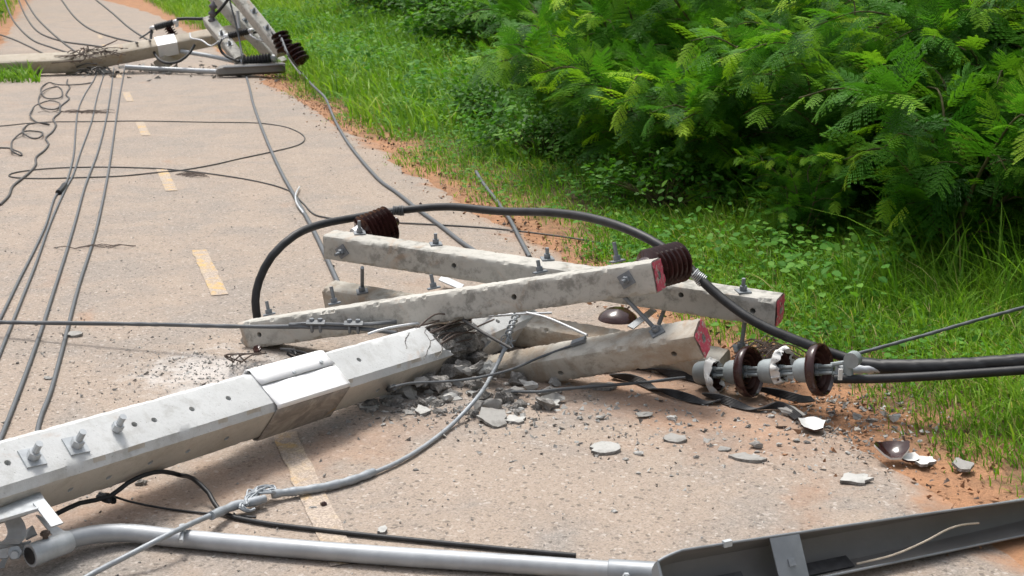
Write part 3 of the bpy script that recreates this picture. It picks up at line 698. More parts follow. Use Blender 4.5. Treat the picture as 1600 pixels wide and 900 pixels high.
# taut horizontal wire with two clamps
Pw = [PY(*p) for p in ((-120, 501, 5.42), (0, 503.5, 5.32), (250, 507, 5.12), (370, 510, 5.03), (490, 511, 4.95), (565, 514, 4.90), (620, 520, 4.86))]
wire = cable('taut_wire', Pw, .0085, M_wire, 'taut grey stranded wire crossing above the road from the left to the front cross-arm', 'wire', step=.015, prof=strand(6, .1, .28))
m = MB(); m.tube(spl([PY(*p) for p in ((452, 507, 4.975), (490, 506, 4.95), (560, 507, 4.90), (620, 503, 4.88))], .015), .0075, 8, strand(6, .1, .28)); tag(obj('wire_tail', m, M_wire), 'grey wire tail doubled back through the two clamps', 'wire')
for k, px in enumerate((494, 553)):
    c = PY(px, 509.5 + k * 1.5, 4.955 - k * .045); d = unit(Pw[4] - Pw[3])
    t = thing('wire_clamp', c - V3(0, 0, .03), ('left of the two steel clamps on the taut grey wire', 'right of the two steel clamps on the taut grey wire')[k], 'clamp', 'clamps on the taut wire')
    m = MB(); m.box(c + V3(0, -.010, .017), (d, (0, .8, .3), (0, -.3, .8)), (.040, .014, .004)); obj('clamp_bar', m, M_wire, t)
    for s in (-.018, .018):
        m = MB(); m.tube([c + d * s + V3(0, math.sin(a) * .016, -.004 + math.cos(a) * .020) for a in np.linspace(.2, 2 * PI - .2, 16)], .0055, 7); m.hexnut(c + d * s + V3(0, .0, .02), (0, 0, 1), .011, .012); obj('u_bolt', m, M_bolt, t)
cable('bright_rod', [PY(*p) for p in ((575, 522, 4.78), (592, 516, 4.79), (625, 509, 4.82), (720, 498, 4.90), (800, 491.5, 4.94), (862, 489, 4.97))], .0052, M_light, 'thin bright wire lying along the top of the snapped pole', 'wire')
cable('bent_bright_rod', [PY(*p) for p in ((822, 489, 4.93), (850, 495, 4.90), (880, 507, 4.84), (917, 524, 4.72))], .006, M_light, 'thin bright rod reaching from the pole tip to the muddy cross-arm', 'rod')
cable('dark_bar', [PY(*p) for p in ((724, 500, 4.78), (757, 521, 4.66), (800, 545, 4.56))], .006, M_wiredark, 'dark thin bar slanting across the shattered break of the pole', 'rod')
# flat strap with an eye, lying on the muddy cross-arm
sp_ = [PB.hit('front', 607, 607)[0] - PB.s * .004] + [PY(*p) for p in ((618, 604, 4.29), (640, 599, 4.34), (720, 594, 4.42))] + [BC.hit('top', *p)[0] + BC.u * .006 for p in ((790, 578), (850, 558), (905, 538))]
sp_[4] = PY(790, 580, 4.50)
m = MB(); m.tube(spl(sp_, .03), .0048, 8); m.tube([sp_[0], sp_[0] + (sp_[1] - sp_[0]) * .8], .012, 8); cb = BC.hit('top', 906, 537)[0] + BC.u * .012
o = obj('strap_rod', m, M_wire); tag(o, 'grey rod with a flat eye lying along the muddy cross-arm', 'rod')
m = MB(); m.box(cb, (unit(sp_[6] - sp_[5]), BC.s, BC.u), (.028, .012, .007)); tag_o = obj('eye_lug', m, M_bolt, o)
# grey guy wire hanging from the tip to the lower left corner
GW = [PY(806, 497, 4.90), PY(800, 512, 4.84), PY(786, 550, 4.72), PY(766, 590, 4.58), G(745, 622, .06), G(715, 655, .02), G(680, 685, .012), G(640, 712, .012), G(600, 732, .012), G(550, 750, .014), G(500, 762, .017), G(455, 768, .02)]
cable('grey_guy_wire', GW, .0072, M_guy, 'grey wire sweeping from the broken pole tip down to the road centre', 'wire', step=.015, prof=strand(7, .16, .22), n=14)
GW2 = [G(400, 783, .03), G(370, 789, .03), G(345, 799, .035), G(318, 810, .05), G(270, 832, .074), G(200, 868, .05), G(140, 899, .02), G(90, 930, .012)]
cable('grey_wire_tail', GW2, .0074, M_guy, 'grey wire tail crossing over the galvanised lamp arm', 'wire', step=.015, prof=strand(7, .16, .22), n=14)
m = MB()
for seg in ([G(585, 737, .014), G(550, 750, .015), G(500, 762, .018), G(450, 769, .022), G(425, 772, .025)], [G(415, 779, .03), G(395, 784, .03), G(370, 789, .03), G(348, 798, .035), G(330, 806, .045)]):
    P = spl(seg, .006); L = len(P)
    m.tube(P, [.0115 + .0028 * abs(math.sin(i * .31)) + .002 * mnoise.noise(Vector((i * .7, 0, 0))) for i in range(L)], 12)
o = obj('wire_wrapping', m, M_guy, sharp=60); tag(o, 'wrapped sleeve of grey binding wire around the guy wire splice', 'wire splice')
m = MB(); r_ = random.Random(5)
for k in range(13):
    a = G(432, 771, .028); b = G(384, 790, .03); j = lambda s: V3(r_.uniform(-s, s), r_.uniform(-s, s), abs(r_.uniform(0, s))) * .55
    m.tube(spl([a, G(424, 768 + r_.uniform(-4, 6), .03) + j(.02), G(405, 772, .035) + j(.035), G(390, 780 + r_.uniform(-6, 8), .03) + j(.03), b + j(.012)], .01), .0036, 6)
for k in range(3):
    m.tube(spl([G(388, 780, .03) + j(.01), G(378, 793, .03) + j(.012), G(388, 800, .014) + j(.01), G(398, 797, .012) + j(.01)], .008), .0045, 6)
obj('loose_strands', m, M_guy, o)
m = MB(); c0 = PY(803, 503, 4.865); dv_ = unit(GW[2] - GW[0])
pts = []
for i in range(90):
    an = i * .33; e = unit(np.cross(dv_, (0, 0, 1))); g = np.cross(dv_, e); pts.append(c0 + dv_ * (-.06 + i * .0018) + (e * math.cos(an) + g * math.sin(an)) * (.0125 + .003 * math.sin(i * .37)))
m.tube(pts, .0042, 7)
for k in range(6): m.tube(spl([c0 + dv_ * .07, c0 + dv_ * .11 + V3(r_.uniform(-.03, .03), -.01, r_.uniform(-.03, .02)), c0 + dv_ * .15 + V3(r_.uniform(-.02, .045), -.01, r_.uniform(-.02, .03))], .01), .0022, 5)
tag(obj('tie_wire', m, M_guy), 'coiled grey tie wire where the guy wire hangs from the pole tip', 'tie wire')
# thin black cable on the road in front of the pole
def offpole(x, y, d):
    q, n_ = PB.hit('front', x, y); return q + n_ * d
y0_ = offpole(165, 768, .02)[1]
BCB = [PY(88, 803, y0_ - .14), PY(125, 786, y0_ - .07), offpole(165, 768, .02), offpole(195, 749, .015), offpole(222, 736, .015), offpole(250, 731, .015), offpole(276, 735, .02), G(302, 748, .07), G(326, 770, .04), G(345, 800, .012), G(400, 815, .009), G(500, 828, .009), G(650, 844, .009), G(770, 856, .009), G(900, 868, .009)]
cable('thin_black_cable', BCB, .0072, M_black, 'thin black cable looping up against the pole then along the lamp arm', n=8)
cable('thinner_black_wire', [G(168, 772, .06), G(200, 783, .02), G(260, 795, .006), G(345, 804, .006), G(400, 808, .006)], .0035, M_black, 'thinnest black wire lying between the pole and the lamp arm', 'wire')
m = MB()
for k in range(5): m.tube(spl([offpole(163, 771, .03), G(160 + r_.uniform(-8, 8), 774 + r_.uniform(-5, 8), .07) , G(172 + r_.uniform(-8, 6), 782 + r_.uniform(-5, 4), .055), G(178, 784, .05)], .01), .008, 7)
tag(obj('tape_knot', m, M_black), 'black tape knot on the thin cable under the pole', 'tape knot')

# ribbed black straps twisted on the ground below the muddy arm
def strap(pts, label, tw=1.3):
    P = spl([G(*p) for p in pts], .012); m = MB(); T = np.gradient(P, axis=0); Vv = []; n = 13; w = .0165; s0 = 0
    for i, p in enumerate(P):
        d = unit(T[i]); e = unit(np.cross(d, (0, 0, 1))); u = np.cross(e, d); s0 += .012
        a = s0 / .30 * PI * tw + .4; x = e * math.cos(a) + u * math.sin(a); y = np.cross(d, x)
        c = p + V3(0, 0, .006 + abs(math.sin(a)) * w * .8)
        for j in range(n):
            f = -1 + 2 * j / (n - 1); Vv.append(c + x * w * f + y * (.0038 if j % 2 else .002))
        for j in range(n):
            f = 1 - 2 * j / (n - 1); Vv.append(c + x * w * f - y * (.0038 if j % 2 else .002))
    k = 2 * n; F = [(i * k + j, i * k + (j + 1) % k, (i + 1) * k + (j + 1) % k, (i + 1) * k + j) for i in range(len(P) - 1) for j in range(k)] + [tuple(range(k)), tuple((len(P) - 1) * k + j for j in range(k - 1, -1, -1))]
    m.add(Vv, F); return tag(obj('ribbed_strap', m, M_dustblack, sharp=40), label, 'strap', 'ribbed black straps on the ground')
strap([(955, 592), (1000, 602), (1044, 620), (1092, 631), (1125, 632)], 'ribbed black strap emerging from under the muddy cross-arm, ending at the first disc')
strap([(1100, 622), (1145, 636), (1184, 643), (1215, 641), (1248, 657)], 'ribbed black strap nearest the camera, below the second disc insulator')
strap([(1180, 612), (1224, 624), (1250, 629), (1270, 627)], 'short ribbed black strap beneath the third disc insulator', 1.)
strap([(940, 583), (1000, 577), (1045, 590), (1085, 596), (1110, 606)], 'ribbed black strap deepest in the shade under the muddy cross-arm')
cable('stranded_wire_on_rubble', [G(800, 612, .02), G(840, 612, .05), G(900, 606, .04), G(1000, 598, .04), G(1070, 590, .04)], .0058, M_wire, 'dusty stranded wire lying along the foot of the muddy cross-arm', 'wire', step=.015, prof=strand(6, .1, .3))
m = MB(); r_ = random.Random(77)
for k in range(46):
    a = G(1180 + r_.uniform(-40, 20), 552 + r_.uniform(-10, 14), .02 + r_.uniform(0, .06)); b = a + V3(r_.uniform(.08, .18), r_.uniform(-.07, .05), r_.uniform(-.03, .03)); b[2] = max(.01, b[2])
    m.tube(spl([a, (a + b) / 2 + V3(0, r_.uniform(-.03, .03), .03), b], .03), .0028, 5)
tag(obj('wire_tangle', m, M_rust), 'tangle of thin rusty wires on the ground behind the insulator string', 'wire tangle')
m = MB(); m.lathe([(0, .0), (.0, .088), (.02, .096), (.05, .085), (.075, .055), (.085, 0)], G(965, 510, -.035), (0, -.15, 1), 36); tag(obj('fallen_disc', m, M_porc), 'brown domed insulator shell lying behind the muddy cross-arm', 'insulator')

# wires lying along the road
def zz(z, s=4.5, ox=0, oy=100): return [(ox + x / s, oy + y / s) for x, y in z]
LW = [('leftmost long wire, joined by a black splice near the far loop', [(153, 108), (148, 122), (131, 150), (122, 172), (118, 205), (115, 242), (108, 272), (102, 288), (95, 297), (87, 306), (71, 353), (52, 394), (31, 435), (0, 498), (-40, 575)]),
      ('second long wire from the left, running beside the spliced wire', [(165, 108), (152, 150), (143, 190), (125, 240), (113, 276), (102, 296), (77, 353), (55, 415), (31, 475), (0, 552), (-40, 650)]),
      ('third long wire from the left along the road', [(178, 106), (172, 150), (165, 190), (152, 240), (133, 291), (118, 345), (102, 399), (84, 455), (66, 511), (38, 590), (5, 675), (-8, 705)]),
      ('rightmost of the four long wires, ending behind the foreground pole', [(195, 106), (187, 150), (181, 190), (174, 238), (168, 276), (148, 368), (122, 450), (97, 547), (77, 618), (66, 645), (60, 665), (56, 690)])]
for lab, P in LW:
    r_ = .0088 if 'rightmost' in lab or 'third' in lab else .0078
    cable('long_wire', [G(x, y, r_) for x, y in P], r_, M_wire, lab, 'wire', 'four long wires on the road', step=.06)
m = MB(); m.tube(spl([G(101, 289, .016), G(96, 296, .02), G(91, 301, .016)], .02), [.012, .02, .022, .018, .012][:3] if False else .020, 8); tag(obj('splice_wrap', m, M_black), 'black taped splice on the leftmost long wire', 'splice')
cable('double_wire', [PY(352, -40, 18.2), PY(360, 5, 18.0), PY(368, 35, 17.9), PY(374, 62, 17.8), PY(379, 92, 17.5), G(382, 106, .06), G(384, 116, .016), G(387, 127, .0135), G(391, 142, .0135), G(395, 160, .0135), G(415, 215, .012), G(440, 270, .012), G(463, 311, .012), G(490, 360, .012), G(525, 435, .012), G(540, 470, .012)], .0135, M_wire, 'thick grey wire running from the far cross-arm to the near heap of arms', 'wire', step=.08)
cable('curved_cable', [PY(440, 60, 17.0), PY(452, 88, 16.6), G(470, 112, .12), G(490, 135, .12), G(508, 153, .09), G(519, 178, .02), G(527, 195, .013), G(545, 225, .013), G(580, 268, .013), G(597, 285, .013), G(620, 301, .013), G(650, 325, .013), G(690, 354, .013), G(722, 379, .013), G(770, 410, .013)], .0135, M_wire, 'grey cable bending along the right road edge toward the far cross-arm', 'cable', step=.08)
cable('edge_cable', [G(744, 268, .06), G(752, 282, .03), G(775, 312, .014), G(798, 345, .014), G(812, 372, .014), G(828, 402, .014)], .0125, M_wire, 'short grey cable coming out of the grass behind the arch of thick cable', 'cable', step=.06)
LOOP = [(-60, 200), (0, 197), (40, 193), (78, 190.5), (140, 190), (210, 189), (330, 191), (400, 192), (440, 197), (466, 206), (476, 215), (472, 223), (462, 228), (430, 236), (370, 249), (330, 258), (283, 266), (240, 270), (190, 275), (120, 277.5), (60, 279), (25, 277.5), (14, 275), (18, 271), (40, 267), (80, 263), (150, 261), (240, 263), (290, 267), (340, 273), (400, 283), (450, 297), (474, 318), (500, 338), (560, 345), (640, 349), (760, 356), (850, 366), (900, 373), (960, 384)]
cable('thin_loop_wire', [G(x, y, .005 + (.002 if i % 2 else 0)) for i, (x, y) in enumerate(LOOP)], .0052, M_wiredark, 'thin dark wire making wide loops across the whole road', 'wire', step=.06)
COIL = [(655, 130), (540, 145), (430, 147), (350, 130), (300, 155), (290, 200), (340, 243), (410, 240), (438, 200), (400, 160), (340, 172), (285, 210), (270, 260), (305, 308), (370, 320), (417, 297), (410, 270), (350, 257), (275, 280), (222, 330), (215, 370), (255, 407), (345, 424), (300, 413), (220, 420), (165, 455), (172, 492), (220, 520), (272, 520), (296, 498), (270, 475), (210, 470), (150, 485), (95, 530), (80, 580), (95, 618), (150, 645), (152, 630), (100, 605), (50, 590), (-60, 588)]
cable('coiled_wire', [G(x, y, .006 + .012 * (i % 3)) for i, (x, y) in enumerate(zz(COIL))], .0075, M_wiredark, 'springy dark wire lying in loose coils at the left of the road', 'wire', step=.05)
WAVY = [(475, 110), (470, 135), (490, 162), (465, 215), (485, 245), (425, 300), (420, 340), (375, 385), (392, 430), (365, 480), (322, 520), (340, 565), (310, 610), (255, 655), (250, 710), (205, 765), (150, 810), (90, 860), (60, 930), (0, 990)]
cable('kinked_cable', [G(x, y, .008) for x, y in zz(WAVY)], .0095, M_wiredark, 'kinked dark cable wandering down the left side of the road', 'cable', step=.05)
m = MB(); m.tube(spl([G(468, 292, .02), G(462, 304, .03), G(464, 318, .03), G(476, 335, .015)], .03), .006, 6); tag(obj('pale_binding', m, M_light), 'pale binding wire looped on the thick grey wire', 'tie wire')

# ------------------------------------------------------------------ fallen street lamp in front
lamp = thing('street_lamp', G(560, 862), 'fallen street lamp lying along the bottom of the picture: galvanised arm and open dark housing', 'street lamp', 'fallen street lamps')
m = MB(); PA = [G(60, 862, .06), G(85, 851, .06), G(110, 843, .055), G(140, 836, .05), G(170, 833, .042), (G(205, 833, .034)), G(260, 839, .030), G(400, 852, .029), G(600, 868, .029), G(800, 881, .029), G(960, 892, .029), G(1060, 898, .03)]
m.tube(spl(PA, .03), .0255, 20); armo = obj('arm', m, M_pipe, lamp, sharp=60)
m = MB(); a = G(950, 891.5, .030); b = G(1058, 898, .031); m.tube([a, a + (b - a) * .02, b], [.0285, .031, .031], 20); soc = obj('socket', m, M_lampout, lamp, sharp=50)
for f in (.25, .75):
    p = a + (b - a) * f; bb = MB(); bb.hexnut(p + V3(0, -.031, .004), (0, -1, .1), .011, .012); bb.tube([p + V3(0, -.03, .004), p + V3(0, -.052, .006)], .006, 8); obj('bolt', bb, M_galv, soc)
p = G(285, 823, .06); bb = MB(); bb.tube([G(283, 846, .05), p], .006, 8); bb.lathe([(0, .009), (.006, .009)], p, (0, 0, 1), 10); obj('arm_stud', bb, M_galv, armo)
# housing: an open trough on its side
L0, L1 = G(1046, 975, .006), G(1690, 816, .006); hd = unit(L1 - L0); back = unit(V3(-hd[1], hd[0], 0)); HL = np.linalg.norm(L1 - L0)
def hp(t, q, dpt):    # q 0 lower lip .. 1 upper lip ; dpt depth behind the mouth
    wd = (.128 - .040 * t); end = min(1, (t * HL + .012) / .085); sq = end ** .5
    ca = .84 + .16 * t; sa = math.sqrt(max(0, 1 - ca * ca)); up = V3(0, 0, 1) * ca + back * sa; inn = back * ca - V3(0, 0, 1) * sa
    q2 = .5 + (q - .5) * (.58 + .42 * sq)
    return L0 + hd * (t * HL) + up * wd * q2 + inn * dpt * (.25 + .75 * sq) + V3(0, 0, .045 * (1 - t))
prof = [(0, 0), (.02, .028), (.09, .040), (.10, .054), (.17, .068), (.35, .074), (.65, .074), (.84, .066), (.93, .045), (.99, .020), (1, 0)]
ts = np.concatenate([np.linspace(0, .14, 12), np.linspace(.16, 1, 22)])
Vv = [hp(t, q, d) for t in ts for q, d in prof]; k = len(prof)
F = [(i * k + j, i * k + j + 1, (i + 1) * k + j + 1, (i + 1) * k + j) for i in range(len(ts) - 1) for j in range(k - 1)] + [tuple(range(k)), tuple((len(ts) - 1) * k + j for j in range(k - 1, -1, -1))]
m = MB(); m.add(Vv, F); ref = obj('reflector', m, M_lampin, lamp, sharp=40)
prof2 = [(q * 1.03 - .015, d + .005) for q, d in prof]; Vv = [hp(t, q, d) - hd * .004 for t in ts for q, d in prof2]
# rim lip
m = MB(); m.add(Vv, [f[::-1] for f in F])
shell = obj('shell', m, M_lampout, lamp, sharp=40)
m = MB()
for q in (0., 1.):
    m.tube([hp(t, q + (.03 if q else -.03), -.002) for t in ts], .0036, 8)
m.tube([hp(0, q, -.002) - hd * .003 for q in np.linspace(-.03, 1.03, 9)], .005, 8)
obj('rim', m, M_lampout, lamp, sharp=60)
def inner_plate(t0, t1, q0, q1, d0, d1, name, mat, par=lamp, th=.003):
    m = MB(); m.plate([hp(t0, q0, d0), hp(t1, q0, d0), hp(t1, q1, d1), hp(t0, q1, d1)], th); return obj(name, m, mat, par)
st_ = inner_plate(.235, .300, -.01, 1.0, -.004, -.004, 'strap', M_lampout)
m = MB(); c = hp(.268, .42, -.008); m.box(c, (hd, V3(0, 0, .8) + back * .6, back * .8 - V3(0, 0, .6)), (.010, .010, .003)); obj('strap_bolt', m, M_bolt, st_)
inner_plate(.05, .18, .10, .42, .03, .045, 'gear_tray', M_dustblack); inner_plate(.30, .42, .05, .30, .02, .05, 'lamp_holder', M_dustblack)
m = MB(); m.tube(spl([hp(.42, .10, .01), hp(.50, .16, -.006), hp(.58, .36, -.012), hp(.64, .56, -.010), hp(.68, .60, -.004), hp(.73, .54, .01)], .02), .0028, 7); obj('loose_lead', m, m_plain('cream_lead', (.48, .41, .32), .6), lamp)
m = MB(); m.box(hp(.145, 1.03, -.004), (hd, V3(0, 0, 1), back), (.012, .008, .006)); obj('clip', m, M_galv, lamp)
# bracket that holds the arm to the pole
def pix_plate(P, z, th): 
    m = MB(); m.plate([G(x, y, zz_) for (x, y), zz_ in zip(P, z)], th); return m
br = lambda P, z, th=.006, mat=M_galv: obj('bracket_plate', pix_plate(P, z, th), mat, lamp)
s4 = lambda z: [(x / 6.43, 760 + y / 6.43) for x, y in z]
def onpole(P, off):
    out = []
    for x, y in s4(P): q, n_ = PB.hit('front', x, y); out.append(q + n_ * off)
    return out
qb = onpole([(-60, 220), (400, 80)], .003); zb = (qb[0][2] + qb[1][2]) / 2
m = MB(); m.plate([V3(qb[0][0], qb[0][1], zb), V3(qb[1][0], qb[1][1], zb)] + [G(*p_, zb) for p_ in s4([(445, 128), (380, 235), (-60, 365)])], .008); obj('bracket_bar', m, M_galv, lamp)
m = MB(); m.plate([G(*p_, z_) for p_, z_ in zip(s4([(330, 172), (440, 128), (632, 372), (512, 412)]), (zb + .009, zb + .009, zb - .03, zb - .03))], .006); obj('bracket_plate', m, M_galv, lamp)
br(s4([(360, 292), (400, 300), (672, 472), (545, 515)]), (.11, .11, .085, .085))
m = br(s4([(190, 575), (305, 548), (330, 655), (215, 690)]), (.075, .085, .05, .045), .008)
m = br(s4([(-60, 560), (205, 545), (240, 575), (-60, 640)]), (.085, .085, .08, .07), .006)
br(s4([(230, 470), (330, 395), (372, 480), (262, 535)]), (.07, .09, .08, .07))
m = MB(); u_ = [G(x, y, z) for (x, y), z in zip(s4([(70, 300), (120, 340), (160, 420), (165, 490), (135, 545), (90, 575)]), (.15, .14, .125, .11, .10, .09))]
Vv = []
for p in spl(u_, .01): Vv += [p + V3(-.024, 0, .003), p + V3(.024, .006, .003), p + V3(.024, .006, -.003), p + V3(-.024, 0, -.003)]
nn_ = len(Vv) // 4; F = [(i * 4 + j, i * 4 + (j + 1) % 4, i * 4 + 4 + (j + 1) % 4, i * 4 + 4 + j) for i in range(nn_ - 1) for j in range(4)] + [(0, 1, 2, 3), tuple((nn_ - 1) * 4 + j for j in (3, 2, 1, 0))]
m.add(Vv, F); obj('u_strap', m, M_galv, lamp)
a, b = G(48, 868, .062), G(108, 845, .058); d = b - a; m = MB(); m.tube([a, a + d * .05, b - d * .05, b], [.029, .031, .031, .029], 22, caps=True); m.tube([a - d * .02, a + d * .12], .0315, 22); cl = obj('clamp_sleeve', m, M_galv, lamp, sharp=40)
m = MB(); m.lathe([(0, .024), (.001, .0)], a - unit(d) * .004, -d, 16); obj('bore', m, M_dustblack, cl)
m = br(s4([(372, 655), (628, 578), (688, 628), (410, 712)]), (.05, .05, .035, .035), .005)
for x, y, mt in ((450, 655, M_rust), (612, 605, M_bolt)):
    p = G(x / 6.43, 760 + y / 6.43, .05); bb = MB(); bb.hexnut(p, (0, -.45, .9), .014, .013); obj('bolt', bb, mt, m)
p = G(455 / 6.43, 760 + 490 / 6.43, .10); bb = MB(); bb.tube([p - V3(0, 0, .03), p + V3(0, 0, .012)], .008, 8); bb.hexnut(p, (0, 0, 1), .013, .010); obj('bolt', bb, M_rust, cl)
m = br(s4([(0, 610), (190, 595), (75, 725), (-60, 725)]), (.05, .06, .035, .03)); br(s4([(20, 735), (75, 730), (45, 815), (-30, 820)]), (.03, .03, .006, .006))
p = G(150 / 6.43, 760 + 665 / 6.43, .06); bb = MB(); bb.hexnut(p, (.3, -.8, .4), .020, .016); bb.tube([p, p + V3(.015, -.04, .012)], .010, 9); obj('bolt', bb, M_galv, m)

# ------------------------------------------------------------------ broken concrete and shards
def hull(c, size, seed, yaw=0., npt=16, flat=1.):
    rg = np.random.default_rng(seed); P = rg.normal(size=(npt, 3)); P /= np.linalg.norm(P, axis=1)[:, None]; P *= rg.uniform(.6, 1., (npt, 1))
    P[:, 2] *= flat; P *= np.asarray(size) / 2
    cy, sy = math.cos(yaw), math.sin(yaw); P = P @ np.array([[cy, sy, 0], [-sy, cy, 0], [0, 0, 1]])
    bm = bmesh.new(); [bm.verts.new(p) for p in P]; r_ = bmesh.ops.convex_hull(bm, input=bm.verts)
    bmesh.ops.delete(bm, geom=[v for v in bm.verts if not v.link_faces], context='VERTS')
    bmesh.ops.triangulate(bm, faces=bm.faces); bmesh.ops.subdivide_edges(bm, edges=bm.edges, cuts=2, use_grid_fill=True)
    s = float(np.mean(size))
    for v in bm.verts:
        q = v.co; v.co = q + q.normalized() * (mnoise.noise(q * (5.5 / s) + Vector((seed, 0, 0))) * s * .10 + mnoise.noise(q * (14 / s)) * s * .05)
    bm.verts.ensure_lookup_table(); V = np.array([v.co[:] for v in bm.verts]); idx = {v: i for i, v in enumerate(bm.verts)}
    F = [tuple(idx[v] for v in f.verts) for f in bm.faces]; bm.free()
    V[:, 2] -= V[:, 2].min(); return V + np.asarray(c), F
def chunk(px, py, wpx, hpx, mat, label, seed, group=None, yaw=None, z=-.004, name='concrete_fragment', flat=.8, cat='debris'):
    p = G(px, py); ppm = FPX / ((p - CP) @ Fv); rg = random.Random(seed)
    w = wpx / ppm; h = hpx / ppm
    V, F = hull(p + V3(0, 0, z), (w, w * rg.uniform(.5, .8), h * 1.15), seed, rg.uniform(-.5, .5) if yaw is None else yaw, 14, flat)
    return tag(obj(name, (V, F, None, None), mat, sharp=22), label, cat, group)
def shard(px, py, wpx, dpx, mat, label, seed, th=.008, tilt=.15, curl=0., group=None, name='concrete_shard', yaw=0., cat='debris', pts=9, point=0., jag=.25):
    p = G(px, py); ppm = FPX / ((p - CP) @ Fv); rg = random.Random(seed); w = wpx / ppm / 2; d = dpx / ppm / .36 / 2
    n = pts + 5; ring = []
    for i in range(n):
        a = 2 * PI * i / n + rg.uniform(-.2, .2); k = rg.uniform(.87 - jag, .87 + jag); x, y = math.cos(a) * k, math.sin(a) * k
        if point and x < 0: y *= (1 + x * point)
        ring.append((x * w, y * d))
    Vt, Vb = [], []; grid = [(x * s, y * s) for s in (1., .66, .33) for x, y in ring] + [(0, 0)]
    cy, sy = math.cos(yaw), math.sin(yaw)
    for x, y in grid:
        z = curl * (x * x / w + y * y / d * .5) + tilt * y + th + abs(tilt) * d + mnoise.noise(Vector((x * 40, y * 40, seed))) * .005 + mnoise.noise(Vector((x * 110, y * 110, seed))) * .003
        X, Y = x * cy - y * sy, x * sy + y * cy
        Vt.append(p + V3(X, Y, z)); Vb.append(p + V3(X, Y, max(z - th, -.002)))
    m = MB(); k = len(grid); T = []
    for s in range(2): T += [(s * n + i, s * n + (i + 1) % n, (s + 1) * n + (i + 1) % n, (s + 1) * n + i) for i in range(n)]
    T += [(2 * n + i, 2 * n + (i + 1) % n, 3 * n) for i in range(n)]
    m.add(Vt + Vb, T, 0); m.F += [tuple(v + k for v in f[::-1]) for f in T]; m.M += [1] * len(T); m.T += [0] * len(T)
    E_ = [(i, i + k, (i + 1) % n + k, (i + 1) % n) for i in range(n)]; m.F += E_; m.M += [1] * n; m.T += [0] * n
    mats = mat if isinstance(mat, (list, tuple)) else [mat, mat]
    return tag(obj(name, m, mats, sharp=40), label, cat, group)
FG, FP, FR = M_frag, M_fragpale, M_frac
NAMED = [('s', 770, 659, 52, 20, FP, 'pale flat slab leaning on the rubble heap, left of its twin'), ('s', 803, 658, 40, 12, FP, 'narrow pale slab lying right of the largest slab at the rubble heap'),
         ('s', 946, 706, 52, 12, FP, 'pale broken slab alone on the road below the muddy cross-arm'), ('s', 1052, 687, 44, 13, FP, 'pale flake with a dark hollow, below the second disc insulator'),
         ('s', 1166, 718, 62, 12, FG, 'long pointed grey shard lying on the open road'), ('s', 1335, 753, 54, 12, FP, 'pale oblong shard alone at the lower right of the road'),
         ('s', 1505, 734, 36, 14, FP, 'pale shard at the edge of the grass, farthest right'), ('s', 115, 525, 32, 9, FG, 'grey flake lying across the rightmost long wire'),
         ('s', 575, 638, 36, 10, FP, 'pale flake at the left end of the rubble heap'), ('s', 612, 627, 44, 11, FP, 'pale flat piece on the left part of the rubble heap, close under the pole'),
         ('s', 660, 645, 26, 12, FP, 'small pale leaf-shaped flake in front of the dark rubble lumps'), ('s', 858, 633, 46, 14, FP, 'pale tilted slab at the right end of the rubble heap'),
         ('s', 940, 607, 50, 10, FP, 'pale flake in the shade below the muddy cross-arm'),
         ('c', 1005, 652, 46, 13, FG, 'flat grey lump of concrete in front of the first disc insulator'), ('c', 1050, 656, 26, 15, FP, 'whitish angular lump in front of the ribbed strap'),
         ('c', 1240, 650, 54, 18, FG, 'rough grey lump beside the end of the nearest strap'), ('c', 1338, 655, 22, 22, FG, 'upright grey lump on the soil right of the discs'),
         ('c', 1180, 700, 30, 18, FG, 'dark grey lump with a peaked top, above the pointed shard'), ('c', 1133, 704, 28, 14, FG, 'grey lump just left of the peaked lump on the road'),
         ('c', 1217, 697, 14, 11, FP, 'small rounded pale lump right of the peaked lump'), ('c', 998, 710, 26, 12, FP, 'pale lump beside the lone broken slab'),
         ('c', 940, 655, 26, 11, FG, 'grey lump on the road below the middle of the muddy cross-arm'), ('c', 1245, 690, 16, 9, FG, 'small brownish lump below the curved white shard'),
         ('c', 1362, 660, 32, 14, FR, 'dark broken lump at the grass edge right of the discs'), ('c', 1398, 656, 26, 16, FP, 'white crumbled lump half in the grass'),
         ('c', 1340, 672, 16, 10, M_armmud, 'small tan stone on the orange soil'), ('c', 220, 757, 26, 15, FR, 'dark clod on the road in front of the pole'),
         ('c', 488, 795, 22, 10, FG, 'grey crumb by the yellow dash in front of the grey wire'), ('c', 505, 791, 16, 14, M_porc, 'small brown porcelain bit by the yellow dash'),
         ('s', 597, 833, 16, 8, FP, 'round pale chip beside the thin black cable'), ('c', 960, 800, 20, 9, FP, 'pale crumb alone on the road above the lamp'),
         ('s', 1442, 723, 40, 16, M_white, 'cream flat chip beside the brown porcelain shell'), ('c', 10, 664, 20, 12, FR, 'dark lump by the long wires at the left edge'), ('c', 75, 592, 22, 8, FG, 'flat grey lump between two long wires on the left')]
for i, (k, x, y, w, h, mt, lab) in enumerate(NAMED):
    if k == 's': shard(x, y, w, h, [mt if i % 3 else M_frag, M_frac], lab, 100 + i, th=.010, tilt=random.Random(i).uniform(-.05, .25), point=.8 if 'pointed' in lab else 0, yaw=-.25 if 'pointed' in lab else random.Random(i).uniform(-.3, .3))
    else: chunk(x, y, w, h, mt, lab, 100 + i)
shard(1268, 672, 46, 17, [M_white, M_porc], 'curved white porcelain shard resting on the orange soil', 301, .007, .1, .55, name='porcelain_shard', jag=.09)
shard(1392, 718, 66, 17, [M_porc, M_white], 'brown and white curved porcelain shell on the soil by the grass', 302, .007, .30, .75, name='porcelain_shard', jag=.09, pts=11)
